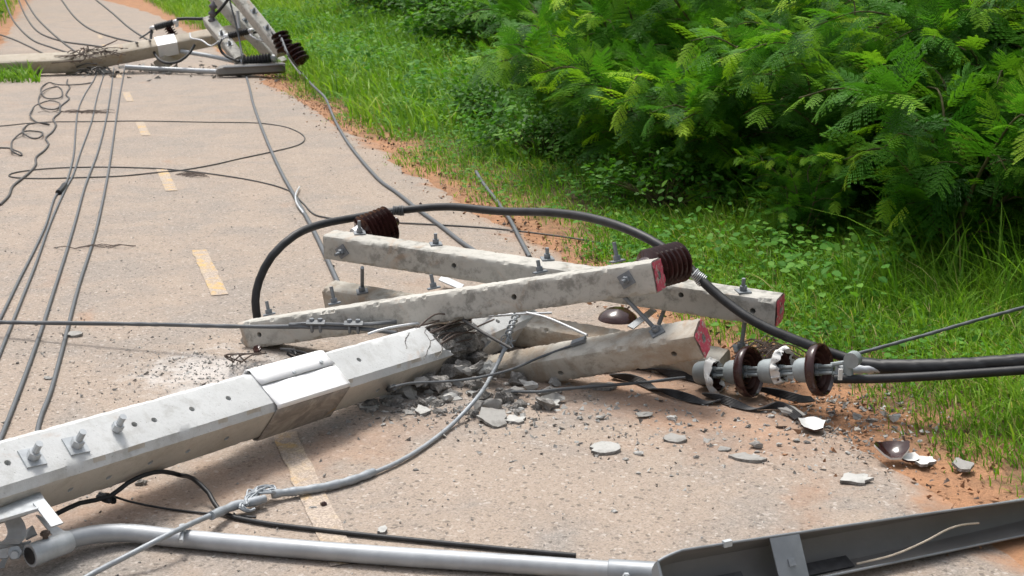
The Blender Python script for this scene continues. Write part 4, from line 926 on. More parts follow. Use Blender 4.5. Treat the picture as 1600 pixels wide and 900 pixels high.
shard(1420, 722, 34, 10, [M_white, M_porc], 'white broken edge piece touching the brown porcelain shell', 305, .007, .2, .4, name='porcelain_shard', jag=.09)
shard(402, 552, 14, 8, [M_porc, M_porc], 'small brown porcelain bit under the left end of the front cross-arm', 303, .01, .2, .5, name='porcelain_shard', jag=.09)
m = MB(); r_ = random.Random(3)
for k in range(7): m.tube(spl([G(365 + r_.uniform(-10, 25), 566, .01), G(370 + r_.uniform(-20, 30), 555, .04 + r_.uniform(0, .05)), G(395 + r_.uniform(-20, 30), 552, .03)], .02), .003, 5)
tag(obj('bent_wires', m, M_rust), 'bent rusty wires under the left end of the front cross-arm', 'wire')
m = MB()
for k in range(6): m.tube(spl([G(430 + r_.uniform(-6, 30), 545, .05), G(455 + r_.uniform(-10, 30), 553, .03 + r_.uniform(0, .03)), G(470 + r_.uniform(-10, 24), 562, .01)], .02), .005, 6)
tag(obj('bent_wires', m, M_dustblack), 'bent black wires between the front cross-arm and the metal sleeve', 'wire')
r_ = random.Random(21)
for i in range(120):                            # the heap under the break
    f = r_.random(); x = 565 + 305 * f; y = r_.uniform(600, 655 - 30 * abs(f - .45)); s = r_.choice((12, 16, 20, 26, 34, 46))
    if y > 640: s = min(s, 24)
    chunk(x, y, s, s * r_.uniform(.5, .8), r_.choice((FR, FR, FR, FG, FG, FP)), 'broken concrete lump in the rubble heap under the snapped pole', 400 + i, 'rubble lumps under the break', name='rubble_lump', z=(.045 if y < 622 and 650 < x < 800 and i % 2 else -.008))
for i, (x, y) in enumerate(((700, 600), (728, 592), (752, 600), (690, 618), (740, 612), (772, 600), (665, 612), (715, 575), (745, 578))):
    chunk(x, y, 52, 34, FR, 'broken concrete lump in the rubble heap under the snapped pole', 440 + 100 + i * 3, 'rubble lumps under the break', name='rubble_lump', z=.02)
for i in range(70):                              # scattered crumbs, one by one
    while True:
        x, y = r_.gauss(1080, 210), r_.gauss(668, 45)
        if 590 < y < 860 and 560 < x < 1480: break
    s = r_.uniform(6, 15); chunk(x, y, s, s * r_.uniform(.4, .7), r_.choice((FG, FP, FP, FR)), 'small concrete crumb strewn on the road and soil right of the break', 500 + i, 'concrete crumbs right of the break', name='concrete_crumb')
for i in range(40):
    x, y = r_.uniform(60, 480), r_.uniform(520, 640)
    if y > 640 - .16 * (x - 60): y -= 50
    s = r_.uniform(5, 10); chunk(x, y, s, s * r_.uniform(.4, .7), r_.choice((FG, FR, FR)), 'small concrete crumb on the road behind the foreground pole', 600 + i, 'concrete crumbs behind the pole', name='concrete_crumb')
# grit: uncountable
rg = np.random.default_rng(5); V = []; F = []
def grit(n, fx, smin, smax, mi):
    for i in range(n):
        x, y = fx(); p = G(x, y)
        u = road_uv(p)[0]
        s = rg.uniform(smin, smax) * rg.uniform(.5, 1); o_ = rg.normal(size=(5, 3)) * s * .35; b = len(V)
        Q = np.array([(1, 0, .1), (-.4, .8, 0), (-.5, -.8, .1), (.1, .1, .7), (0, 0, -.3)]) * s * .6 + o_
        V.extend((Q + p + V3(0, 0, .001)).tolist()); F.extend([(b, b + 1, b + 3), (b + 1, b + 2, b + 3), (b + 2, b, b + 3), (b + 1, b, b + 4), (b + 2, b + 1, b + 4), (b, b + 2, b + 4)])
        MI.extend([int(rg.choice(mi))] * 6)
MI = []
grit(650, lambda: (rg.normal(1050, 200), np.clip(rg.normal(655, 42), 560, 880)), .006, .018, (0, 0, 1, 1, 2))
grit(450, lambda: (rg.normal(715, 95), np.clip(rg.normal(642, 16), 605, 720)), .006, .022, (0, 0, 1, 2, 2))
grit(420, lambda: (rg.normal(325, 60), rg.normal(578, 20)), .005, .014, (1, 1, 0))
grit(420, lambda: (rg.uniform(20, 500), rg.uniform(500, 660)), .005, .013, (2, 2, 0))
grit(420, lambda: (rg.uniform(0, 1500), rg.uniform(690, 900)), .004, .010, (0, 1, 2))
grit(400, lambda: (rg.uniform(0, 800), rg.uniform(240, 520)), .005, .014, (2, 2, 0))
grit(260, lambda: (rg.uniform(110, 440), rg.normal(112, 5)), .03, .09, (2, 2, 0))
grit(500, lambda: (rg.normal(1330, 70), rg.normal(655, 40)), .005, .016, (0, 1, 2, 2))
me_ = (np.array(V), F, MI, None); tag(obj('grit', me_, [FG, FP, FR], base=(0, 0, 0), smooth=False), 'loose grit and gravel strewn on the road', 'grit', kind='stuff')
MI = []; V = []; F = []
def edge_pt():
    u = rg.normal(1.98, .16); v = rg.uniform(-1.5, 15) ; p = R(u, v); x, y = proj(p); return x, y
grit(2600, edge_pt, .006, .024, (0, 0, 1))
tag(obj('soil_clods', (np.array(V), F, MI, None), [M_soil, M_rust], base=(0, 0, 0), smooth=False), 'small clods of soil and litter along the crumbling road edge', 'soil', kind='stuff')
# dry plant litter streaks on the road
m = MB()
for (x0, y0, x1, y1, n) in ((70, 175, 165, 176, 34), (90, 386, 190, 387, 6), (270, 272, 300, 276, 12)):
    for i in range(n):
        f = r_.gauss(.5, .22); p = G(x0 + (x1 - x0) * f, y0 + (y1 - y0) * f + r_.gauss(0, 1.2), .004); a = r_.uniform(-.6, .6)
        m.tube([p, p + V3(math.cos(a) * .08, math.sin(a) * .05, .015), p + V3(math.cos(a) * .16, math.sin(a) * .1, .004)], .0026, 4)
tag(obj('dry_litter', m, M_rust), 'streaks of dry plant litter on the road', 'litter', kind='stuff')

# ------------------------------------------------------------------ the second snapped pole, farther down the road
def fbeam(name, a, b, w, mat, parent, roll=.3, seed=1., w1=None, ragged0=0, ragged1=0, ch=.014):
    a = np.asarray(a, float); b = np.asarray(b, float); d = b - a; L = np.linalg.norm(d)
    B = Beam([*a, math.atan2(d[1], d[0]), math.asin(d[2] / L), roll, L, w, w1 or w])
    V, F = beam_mesh(B, 0, L, ch=ch, chip=.012, seed=seed, step=.08, ragged0=ragged0, ragged1=ragged1)
    o = obj(name, (V, F, None, None), mat, parent, sharp=30); fixnormals(o); return B, o
fp = thing('utility_pole', PY(108, 112, 17.9) * V3(1, 1, 0), 'tan snapped concrete pole across the road in the distance, with a white metal sleeve', 'utility pole', 'snapped concrete poles')
_, o1 = fbeam('stump', PY(-130, 108, 17.2), PY(112, 97.5, 17.9), .22, M_farpole, fp, .5, 2., ragged1=.12)
Fb, o2 = fbeam('shaft', PY(100, 101, 17.9), PY(405, 45, 18.9), .215, M_farpole, fp, .55, 3., .19, ragged0=.12)
cut_holes(o2, [(*Fb.hit('top', x, y), .018, .08) for x, y in ((190, 76), (215, 72), (290, 68), (310, 63), (300, 72), (330, 57), (345, 55))])
_, o3 = fbeam('shattered_core', PY(86, 102, 17.88), PY(130, 96, 18.0), .19, M_frac, fp, .4, 5., ragged0=.1, ragged1=.1)
ta, tb = Fb.tpix((-1, 1), 246), Fb.tpix((-1, 1), 277); m = MB(); Vv = []
pth = [(1, -1), (1, 1), (-1, 1), (-1, -1)]
for t in (ta, tb):
    for q, r2 in pth: Vv.append(Fb.pt(t, q * 1.03, r2 * 1.03))
m.add(Vv, [(0, 1, 5, 4), (1, 2, 6, 5), (2, 3, 7, 6), (3, 0, 4, 7)]); obj('sleeve', m, M_sleeve, fp)
m = MB()
for k in range(26):
    a = Fb.pt(r_.uniform(.0, .6), r_.uniform(-1, 1), 1); m.tube(spl([a, a + V3(r_.uniform(-.1, .25), -.05, r_.uniform(0, .1)), a + V3(r_.uniform(-.2, .4), -.1, r_.uniform(-.05, .05))], .05), .006, 5)
obj('reinforcing_strands', m, M_rust, fp)
FA = [('pale cross-arm leaning from the top edge down to two black insulators, at the far pole', (358, -22, 18.1), (441, 82, 17.5), .16, M_arm, .3),
      ('cross-arm passing behind the far pole and reaching the ground by the far lamp', (330, -12, 18.9), (440, 101, 18.5), .17, M_arm, .2),
      ('cross-arm in front of the far pole, standing on the road', (326, 32, 18.4), (376, 95, 17.7), .16, M_arm, .4),
      ('short cross-arm stub propping the far pole behind its white sleeve', (291, 74, 18.9), (250, 102, 18.3), .17, M_farpole, .4)]
for i, (lab, a, b, w, mt, rl) in enumerate(FA):
    A_, B_ = PY(*a), PY(*b); t = thing('cross_arm', B_ * V3(1, 1, 0), lab, 'cross-arm', 'cross-arms at the far pole')
    bb, o = fbeam('beam', A_, B_, w, mt, t, rl, 11. + i)
    for k in range(2):
        try: P, n = bb.pt(bb.L * (.45 + .25 * k), 0, 1), bb.u; bolt(t, P, n, .04, .07, .014, .04)
        except Exception: pass
def ribbed(name, p, ax, L, r0, n, mat, label, cat='insulator', group=None, base=.5):
    pr = [(0, r0 * base)]; q = L / n
    for k in range(n): pr += [(k * q + q * .15, r0 * .55), (k * q + q * .4, r0), (k * q + q * .55, r0), (k * q + q * .85, r0 * .5)]
    pr += [(L, r0 * .4), (L + .03, 0)]
    m = MB(); m.lathe(pr, p, ax, 22); return tag(obj(name, m, mat, sharp=60), label, cat, group)
ribbed('far_insulator', PY(436, 52, 17.4), PY(448, 80, 17.3) - PY(436, 52, 17.4), .27, .125, 4, M_porc, 'black ribbed insulator at the end of the far pale cross-arm, upper of two', group='ribbed insulators at the far pole')
ribbed('far_insulator', PY(456, 73, 17.2), PY(472, 98, 17.1) - PY(456, 73, 17.2), .27, .125, 4, M_porc, 'black ribbed insulator nearest the grass, lower of two', group='ribbed insulators at the far pole')
ribbed('far_insulator', PY(331, 38, 18.3), PY(333, 6, 18.3) - PY(331, 38, 18.3), .30, .06, 3, m_metal('glazed_grey', (.13, .12, .13), .3, .2), 'upright stack of three grey insulators on top of the far pole', group='ribbed insulators at the far pole')
ribbed('far_insulator', PY(262, 42, 18.6), PY(273, 58, 18.6) - PY(262, 42, 18.6), .16, .075, 5, M_porc, 'small brown ribbed insulator hanging under the left switch of the far pole', group='ribbed insulators at the far pole')
def switch(a, b, Y, label, r=.05):
    A_, B_ = PY(*a, Y), PY(*b, Y); t = thing('fuse_switch', A_, label, 'fuse switch', 'black fuse switches at the far pole'); d = unit(B_ - A_); L = np.linalg.norm(B_ - A_)
    m = MB(); m.lathe([(0, r * .5)] + sum([[(L * (k + .2) / 9, r * .8), (L * (k + .5) / 9, r * 1.05), (L * (k + .8) / 9, r * .8)] for k in range(9)], []) + [(L, r * .5)], A_, d, 16); obj('body', m, M_dustblack, t, sharp=60)
    for p, s in ((A_, -1), (B_, 1)):
        m = MB(); m.lathe([(0, r * .5), (.02, r * .7), (.06, r * .6), (.08, r * .3), (.09, 0)], p, d * s, 12); m.box(p + d * s * .05 + V3(0, 0, -.03), (d, (0, 1, 0), (0, 0, 1)), (.02, .02, .045)); obj('terminal', m, M_light, t)
    return t
switch((242, 43), (271, 35), 18.6, 'black fuse switch above the white sleeve of the far pole')
switch((357, 56), (388, 49), 18.0, 'black fuse switch across the middle of the far pole')
switch((382, 97), (424, 92), 17.7, 'largest black fuse switch, lying on the far lamp housing', .085)
cb_ = lambda pts, r, mat, lab, nm='cable': cable(nm, [PY(*p) for p in pts], r, mat, lab, 'cable' if nm == 'cable' else 'wire', step=.06)
cb_([(276, 30, 18.5), (290, 29, 18.5), (320, 29, 18.4), (335, 24, 18.3), (348, 10, 18.3), (357, -2, 18.3), (364, -16, 18.2)], .022, M_black, 'black cable rising from the left fuse switch over the far insulators')
cb_([(237, 44, 18.6), (236, 62, 18.5), (243, 86, 18.2), (253, 96, 18.0), (266, 99, 17.9), (282, 95, 17.9), (296, 83, 18.0), (304, 70, 18.1)], .02, M_black, 'black cable hanging in a loop beneath the white sleeve of the far pole')
cb_([(346, 62, 17.9), (342, 70, 17.8), (347, 82, 17.8), (360, 91, 17.7), (374, 96, 17.6)], .02, M_black, 'black cable curving down from the middle fuse switch')
cb_([(388, 52, 18.0), (402, 50, 18.0), (412, 43, 17.9), (420, 46, 17.7), (432, 58, 17.5)], .02, M_black, 'black jumper from the middle fuse switch to the pale cross-arm')
cb_([(437, 55, 17.3), (447, 80, 17.2), (458, 100, 17.0), (470, 116, 16.9)], .014, M_light, 'bright strand dangling past the two black insulators', 'dangling_wire')
cb_([(297, 52, 18.3), (299, 60, 18.1), (315, 63, 18.0), (330, 72, 17.9), (340, 66, 17.9), (356, 56, 17.9)], .012, M_light, 'bright bent strap across the far pole', 'strap_wire')
cb_([(390, 54, 17.9), (402, 62, 17.8), (420, 66, 17.8)], .012, M_light, 'bright lead hanging from the middle fuse switch', 'lead_wire')
cb_([(283, 80, 18.4), (330, 88, 18.2), (372, 97, 18.0)], .03, M_galv, 'grey steel brace pair lying behind the far pole on the road', 'brace_pipe')
cb_([(218, 60, 18.6), (228, 54, 18.6), (240, 45, 18.6)], .012, M_wire, 'short wire joining the left fuse switch to a far line', 'lead_wire')
cb_([(371, 18, 18.1), (374, 45, 18.0)], .025, M_light, 'white insulating rod hanging between the far cross-arms', 'insulating_rod')
# far lamp
fl = thing('street_lamp', G(330, 113), 'far fallen street lamp with a black housing, lying behind the road wires', 'street lamp', 'fallen street lamps')
m = MB(); m.tube([G(195, 105, .1), G(250, 108, .06), G(342, 112, .06)], .035, 12); obj('arm', m, M_pipe, fl, sharp=60)
a, b = G(338, 113, .07), G(446, 108, .10); d = unit(b - a); m = MB(); L = np.linalg.norm(b - a); n_ = V3(-d[1], d[0], 0)
Vv = []; st = [(0, .5), (.04, .9), (.1, 1), (.95, 1), (1, .85)]
for f, k in st:
    for (y, z) in ((-.09, .06), (-.10, -.02), (-.03, -.055), (.07, -.05), (.10, .05), (.05, .09)): Vv.append(a + d * L * f + n_ * y * k + V3(0, 0, z * k))
F = [(i * 6 + j, i * 6 + (j + 1) % 6, i * 6 + 6 + (j + 1) % 6, i * 6 + 6 + j) for i in range(len(st) - 1) for j in range(6)] + [tuple(range(5, -1, -1)), tuple(range(24, 30))]
m.add(Vv, F); obj('housing', m, M_lampin, fl, sharp=30)
m = MB(); m.tube([x + V3(0, 0, .07) - n_ * .10 for x in (a + d * .1, b)], .012, 6); obj('rim', m, M_lampout, fl)
# lines sagging in from the far left
SG = [('far line with the longest sag, farthest left', [(4, -12), (14, 18), (25, 38), (50, 62), (80, 74), (112, 84)]), ('far line ending at the crack of the far pole, second from left', [(26, -8), (40, 25), (60, 50), (95, 64), (135, 70), (180, 76)]),
      ('far line crossing the second sagging line', [(36, -6), (55, 25), (75, 46), (98, 66), (122, 84)]), ('far line reaching the middle of the far pole', [(92, -6), (115, 25), (140, 45), (175, 58), (215, 67)]),
      ('far line reaching the left fuse switch', [(150, 0), (175, 20), (200, 42), (222, 57), (235, 64)]), ('far line lying low along the road at the left', [(-20, 48), (14, 59), (40, 70), (78, 89)])]
for lab, P in SG:
    n_ = len(P); cable('sagging_line', [PY(x, y, 22.5 - 4.3 * i / (n_ - 1)) for i, (x, y) in enumerate(P)], .014, M_wiredark, lab, 'wire', 'far lines sagging to the far pole', step=.1)
m = MB()
for k in range(40):
    a = G(r_.uniform(108, 165), r_.uniform(106, 119)); a[2] = r_.uniform(.02, .12); b = a + V3(r_.uniform(-.25, .3), r_.uniform(-.2, .2), r_.uniform(-.1, .05)); b[2] = max(.02, b[2])
    m.tube(spl([a, (a + b) / 2 + V3(0, 0, .03), b], .06), .009, 5)
tag(obj('wire_tangle', m, M_wiredark), 'dark tangle of wires under the crack of the far pole', 'wire tangle')

# ------------------------------------------------------------------ vegetation
vr_ = np.random.default_rng(11)
def frond_tpl(seed, npin=8, L=.20, m=8):
    """one twice-feathered leaf: x along the stalk, z its upper side"""
    g = np.random.default_rng(seed); V = []; Q = []
    def quad(a, b, c, d): V.extend([a, b, c, d]); k = len(V); Q.append((k - 4, k - 3, k - 2, k - 1))
    curve = lambda x: -.75 * x * x
    for i in range(6):
        x0, x1 = L * i / 6, L * (i + 1) / 6; quad(V3(x0, -.0015, curve(x0)), V3(x0, .0015, curve(x0)), V3(x1, .0012, curve(x1)), V3(x1, -.0012, curve(x1)))
    for i in range(npin):
        f = i / (npin - 1); x = L * (.18 + .82 * f); lp = L * .5 * (1 - .45 * abs(f - .35) ** 1.3) * g.uniform(.85, 1.1)
        for s in (-1, 1):
            an = rad(68 - 30 * f + g.uniform(-7, 7)); d = unit((math.cos(an), s * math.sin(an), -.18 + g.uniform(-.12, .12)))
            pz = unit(np.cross(d, (0, 0, 1))); up = np.cross(pz, d); o = V3(x, 0, curve(x))
            for j in range(m):
                ff = (j + .6) / m; p = o + d * lp * ff + V3(0, 0, -.35 * (lp * ff) ** 2 * 6); ll = .0150 * (1 - .6 * abs(ff - .4)) ; wd = lp / m * .80
                for t in (-1, 1):
                    e = unit(pz * t + d * .45 + up * .12); quad(p - d * wd * .3, p + e * ll * .55 - d * wd, p + e * ll, p + e * ll * .55 + d * wd * .9)
    return np.array(V), np.array(Q)
FRT = [frond_tpl(i, n, L, m) for i, (n, L, m) in enumerate(((8, .27, 4), (7, .23, 4), (9, .30, 5), (6, .19, 4)))]
FRL = [frond_tpl(20 + i, n, L, m) for i, (n, L, m) in enumerate(((7, .20, 5), (6, .18, 5), (8, .23, 5)))]
def place(tpls, P, X, Z, sc, tint):
    """put one template per row: stalk along X, upper side towards Z"""
    Vs, Qs, Ts = [], [], []; n0 = 0
    idx = vr_.integers(0, len(tpls), len(P))
    for k, (tv, tq) in enumerate(tpls):
        I = np.where(idx == k)[0]
        if not len(I): continue
        x = X[I] / np.linalg.norm(X[I], axis=1)[:, None]; y = np.cross(Z[I], x); y /= (np.linalg.norm(y, axis=1)[:, None] + 1e-9); z = np.cross(x, y)
        Mx = np.stack([x, y, z], 1)                          # rows = axes
        W_ = np.einsum('vk,nkj->nvj', tv, Mx) * sc[I][:, None, None] + P[I][:, None, :]
        Vs.append(W_.reshape(-1, 3)); Qs.append((tq[None] + (np.arange(len(I)) * len(tv))[:, None, None] + n0).reshape(-1, 4)); Ts.append(np.repeat(tint[I], len(tq)))
        n0 += len(I) * len(tv)
    return np.concatenate(Vs), np.concatenate(Qs), np.concatenate(Ts)
def feather_shrub(seed, H=1.9, nst=7, lean=(0, 0), tw=5, tpl=FRT, spread=.9):
    """stems arching up and out of one foot; feathery leaves alternate along stems and twigs, youngest at the tips"""
    g = np.random.default_rng(seed); mb = MB(); P, X, Z, sc, ti = [], [], [], [], []
    def leaves(path, f0, step, tipy, size):
        s = 0; L = np.linalg.norm(np.diff(path, axis=0), axis=1).sum(); nxt = L * f0; ang = g.uniform(0, 6)
        for i in range(len(path) - 1):
            d = path[i + 1] - path[i]; l = np.linalg.norm(d)
            while nxt < s + l:
                p = path[i] + d * (nxt - s) / l; f = nxt / L; ang += 2.4 + g.uniform(-.4, .4); dn = unit(d)
                e = unit(np.cross(dn, (0, 0, 1)) + 1e-6); h = np.cross(e, dn)
                o = e * math.cos(ang) + h * math.sin(ang); out = unit(o * 1.0 + dn * (.5 + .5 * f) + V3(0, 0, .15))
                P.append(p); X.append(out); Z.append(unit(V3(0, 0, 1) + g.normal(size=3) * .22)); sc.append(size * g.uniform(.52, .88) * (1.05 - .35 * f ** 4))
                y = g.uniform(.05, .45) + (g.uniform(.0, .28) if f > .6 else 0) + tipy * .5
                if f > .86: y = g.uniform(.5, .8) + tipy
                ti.append(min(1, y)); nxt += step * g.uniform(.7, 1.3)
            s += l
    for k in range(nst):
        az = 2 * PI * k / nst + g.uniform(-.5, .5); h = H * g.uniform(.6, 1.05); ou = spread * g.uniform(.35, 1.0)
        top = V3(math.cos(az) * ou + lean[0] * h, math.sin(az) * ou + lean[1] * h, h)
        pts = [V3(g.uniform(-.06, .06), g.uniform(-.06, .06), -.05), top * V3(.22, .22, .42) + g.normal(size=3) * .04, top * V3(.6, .6, .80) + g.normal(size=3) * .05, top, top + V3(math.cos(az), math.sin(az), -.2) * .22]
        path = spl(pts, .06); mb.tube(path, np.linspace(.016, .003, len(path)), 6); leaves(path, .14, .046, g.uniform(-.15, .3), 1.05)
        for q in range(tw):
            i = int(len(path) * g.uniform(.12, .92)); a2 = az + g.uniform(-1.5, 1.5); l = g.uniform(.3, .75) * (H / 1.9)
            b = path[i]; e_ = V3(math.cos(a2), math.sin(a2), g.uniform(-.1, .55)); p2 = spl([b, b + e_ * l * .5 + V3(0, 0, .03), b + e_ * l + V3(0, 0, -.10 * l)], .06)
            mb.tube(p2, np.linspace(.006, .002, len(p2)), 5); leaves(p2, .12, .042, g.uniform(-.2, .3), 1.0)
    V, Q, T = place(tpl, np.array(P), np.array(X), np.array(Z), np.array(sc), np.array(ti))
    return mb, V, Q, T
def leaf_tpl(w=.5):
    V = np.array([(0, 0, 0), (.35, -w * .5, .03), (.45, 0, -.02), (.35, w * .5, .03), (.75, -w * .36, .02), (.78, 0, -.06), (.75, w * .36, .02), (1, 0, -.14)])
    return V, np.array([(0, 1, 2, 0), (0, 2, 3, 0), (1, 4, 5, 2), (2, 5, 6, 3), (4, 7, 5, 4), (5, 7, 6, 5)])
def leaf_quads(w=.5):
    V = np.array([(0, 0, 0), (.3, -w * .5, .03), (.72, -w * .42, -.03), (1, 0, -.13), (.72, w * .42, -.03), (.3, w * .5, .03), (.4, 0, -.03)])
    return V, np.array([(0, 1, 2, 6), (6, 2, 3, 4), (0, 6, 4, 5)])
LFB = [leaf_quads(.55), leaf_quads(.42)]; LFR = [leaf_quads(.75), leaf_quads(.55)]
def leafy_bush(seed, rx, ry, rz, ncl, per, ls, sig=.13):
    g = np.random.default_rng(seed); mb = MB(); Ps, Xs, Zs, sc, ti = [], [], [], [], []
    for k in range(ncl):
        d = unit(g.normal(size=3)); d[2] = abs(d[2]) * 1.0 - .15; r_ = g.uniform(.45, 1.05); c = V3(d[0] * rx * r_, d[1] * ry * r_, rz * .48 + d[2] * rz * .55 * r_)
        c[2] = max(.08, c[2])
        pth = spl([V3(g.uniform(-.1, .1), g.uniform(-.1, .1), -.05), c * V3(.35, .35, .55), c], .12); mb.tube(pth, np.linspace(.014, .003, len(pth)), 5)
        n = int(per * g.uniform(.6, 1.4)); p = c + g.normal(size=(n, 3)) * sig * V3(1.1, 1.1, .8); p[:, 2] = np.maximum(p[:, 2], .03)
        x = g.normal(size=(n, 3)) + d * 1.1; x[:, 2] = x[:, 2] * .5 - .1; z = g.normal(size=(n, 3)) * .45 + V3(0, 0, 1) + d * .3
        Ps.append(p); Xs.append(x); Zs.append(z); sc.append(ls * g.uniform(.6, 1.3, n)); b = g.uniform(.05, .6); ti.append(np.clip(b + g.normal(size=n) * .13, 0, 1))
    V, Q, T = place(LFB, np.concatenate(Ps), np.concatenate(Xs), np.concatenate(Zs), np.concatenate(sc), np.concatenate(ti))
    return mb, V, Q, T
PROTO = {}
def make_plant(name, key, data, loc, label, cat, group, leafmat, stem_name, stem_mat, yaw=0., scale=1.):
    """first use builds crown and stems; later uses copy the thing and its parts"""
    key = name + key
    if key not in PROTO:
        t = thing(name, (0, 0, 0), label, cat, group); mb, V, Q, T = data()
        big('crown', V, Q, leafmat, T, t); obj(stem_name, mb, stem_mat, t, sharp=70); PROTO[key] = t
    else:
        src = PROTO[key]; t = src.copy(); COL.objects.link(t)
        for ch in src.children:
            c = ch.copy(); COL.objects.link(c); c.parent = t
        t['label'] = label; t['category'] = cat; t['group'] = group
    t.location = [float(x) for x in loc]; t.rotation_euler = (0, 0, yaw); t.scale = (scale,) * 3
    return t
def gz(p): u, v = road_uv(p); return verge_z(u, v)
def at(px, py, Y=None):
    p = G(px, py, .05) if Y is None else PY(px, py, Y) * V3(1, 1, 0)
    p[2] = gz(p); return p
tocam = lambda p: unit(V3(-p[0], -p[1], 0))
LEAN = (-.10, -.06)
GF = 'feathery shrubs along the right of the road'
FD = {'a1': lambda: feather_shrub(31, 1.0, 9, LEAN, 5, FRT, .72), 'a2': lambda: feather_shrub(35, .9, 8, LEAN, 5, FRT, .62), 'b1': lambda: feather_shrub(32, 1.45, 9, LEAN, 6, FRT, .80), 'b2': lambda: feather_shrub(33, 1.35, 9, LEAN, 6, FRT, .75), 'c1': lambda: feather_shrub(36, 2.0, 9, LEAN, 7, FRT, .95), 'f4': lambda: feather_shrub(34, 1.2, 5, LEAN, 3, FRT, .7)}
DK = 'dark feathery shrub deep in the thicket, glimpsed between the front shrubs'
SPEC = [  # foot X, Y, kind, yaw, scale, label
    (2.30, 6.45, 'a1', 1.0, 1.0, 'front feathery shrub nearest the right frame edge, standing in the tall grass'),
    (2.75, 7.05, 'b1', .4, 1.0, 'feathery shrub at the right frame edge with yellow-green tips, behind the nearest one'),
    (1.95, 7.45, 'b2', 2.4, .92, 'feathery shrub with bright arching tips just left of the right-edge shrubs'),
    (1.45, 8.15, 'a1', 3.6, 1.0, 'low domed feathery shrub at the front of the thicket, right of its middle'),
    (1.02, 8.75, 'a2', .2, 1.05, 'low feathery shrub with drooping tips in the middle of the thicket front'),
    (.82, 9.75, 'a1', 5.2, 1.0, 'low feathery shrub left of the middle of the thicket front, above the rounded weeds'),
    (.62, 11.2, 'a2', 2.2, 1.15, 'feathery shrub near the left end of the thicket, leaning over the leafy mounds'),
    (.40, 13.0, 'a1', 1.4, 1.1, 'leftmost feathery shrub of the dark thicket, beside the bright bank'),
    (2.35, 8.5, 'b1', 4.4, 1.0, 'taller feathery shrub behind the gap in the right half of the thicket'),
    (1.62, 9.4, 'b2', 5.6, 1.05, 'taller feathery shrub rising behind the low domed one'),
    (1.15, 10.4, 'b1', 1.9, 1.0, 'taller feathery shrub behind the middle of the thicket front'),
    (1.05, 12.2, 'b2', 3.1, 1.1, 'taller feathery shrub behind the left end of the thicket'),
    (.85, 14.3, 'b1', .9, 1.0, 'taller feathery shrub farthest to the left at the top of the thicket'),
    (3.45, 7.3, 'c1', 2.0, .9, 'tall feathery shrub at the top right corner'),
    (1.62, 6.95, 'f4', 3.7, .42, 'small feathery seedling in the grass in front of the thicket'),
    (3.1, 8.4, 'c1', .7, .95, DK), (2.5, 9.7, 'c1', 3.3, 1.0, DK), (1.9, 11.0, 'c1', 5.1, 1.0, DK), (1.6, 12.8, 'c1', 1.3, 1.0, DK), (1.3, 14.9, 'c1', 4.0, .95, DK), (3.9, 9.2, 'c1', 2.7, 1.1, DK), (3.2, 10.6, 'c1', 5.9, 1.1, DK), (2.6, 12.4, 'c1', .1, 1.1, DK)]
for X_, Y_, key, yaw, sc, lab in SPEC:
    p = V3(X_, Y_, 0); p[2] = gz(p); make_plant('feathery_shrub', key, FD[key], p, lab, 'shrub', 'shrubs deep in the thicket' if lab is DK else GF, M_frond, 'stems', M_stem, yaw, sc)
BDT = {'b1': lambda: leafy_bush(41, 1.0, .9, 1.0, 85, 70, .085), 'b2': lambda: leafy_bush(42, .8, .8, 1.3, 85, 70, .075), 'b3': lambda: leafy_bush(43, 1.5, 1.3, 2.6, 150, 75, .11, .18), 'b4': lambda: leafy_bush(44, .55, .55, .5, 40, 40, .06, .09)}
GB = 'leafy bushes on the right bank'
for X_, Y_, key, yaw, sc, lab in [
    (-.2, 17.8, 'b1', .3, 1.0, 'rounded leafy bush on the bank right of the far pole, nearer of two'), (-1.0, 21.0, 'b2', 1.2, 1.05, 'upright leafy bush on the bank behind the rounded one, at the top edge'),
    (.75, 17.0, 'b2', 2.8, 1.1, 'leafy bush draped with creeper, between the far pole and the feathery shrubs'), (.5, 20.5, 'b1', 4.1, 1.35, 'broad leafy bush high on the bank, above the creeper-draped one'),
    (-1.9, 24.5, 'b1', 5.0, 1.2, 'leafy bush just right of the far cross-arms'), (-3.3, 29.0, 'b2', 2.2, 1.3, 'small-looking leafy bush directly behind the far cross-arms'),
    (1.4, 16.2, 'b2', 3.3, 1.2, 'leafy bush tucked behind the leftmost feathery shrubs'), (-.25, 12.3, 'b4', .4, .9, 'low leafy mound in front of the thicket, right of the curved cable'),
    (.25, 10.3, 'b4', 2.0, .85, 'low leafy mound of weeds beside the edge cable'), (1.0, 8.1, 'b4', 4.4, .8, 'low leafy clump in front of the low feathery shrubs'),
    (-6.4, 25.8, 'b1', .5, .9, 'leafy bush at the left road edge beyond the far pole'), (-10.6, 33.0, 'b2', 1.5, 1.5, 'leafy bush at the top left corner')]:
    p = V3(X_, Y_, 0) if Y_ < 25 or X_ > -5 else V3(X_, Y_, 0)
    if X_ == -6.4: p = R(-2.9, 24.5)
    if X_ == -10.6: p = R(-4.0, 33)
    p[2] = gz(p); make_plant('leafy_bush', key, BDT[key], p, lab, 'bush', GB, M_bush, 'stems', M_stem, yaw, sc)
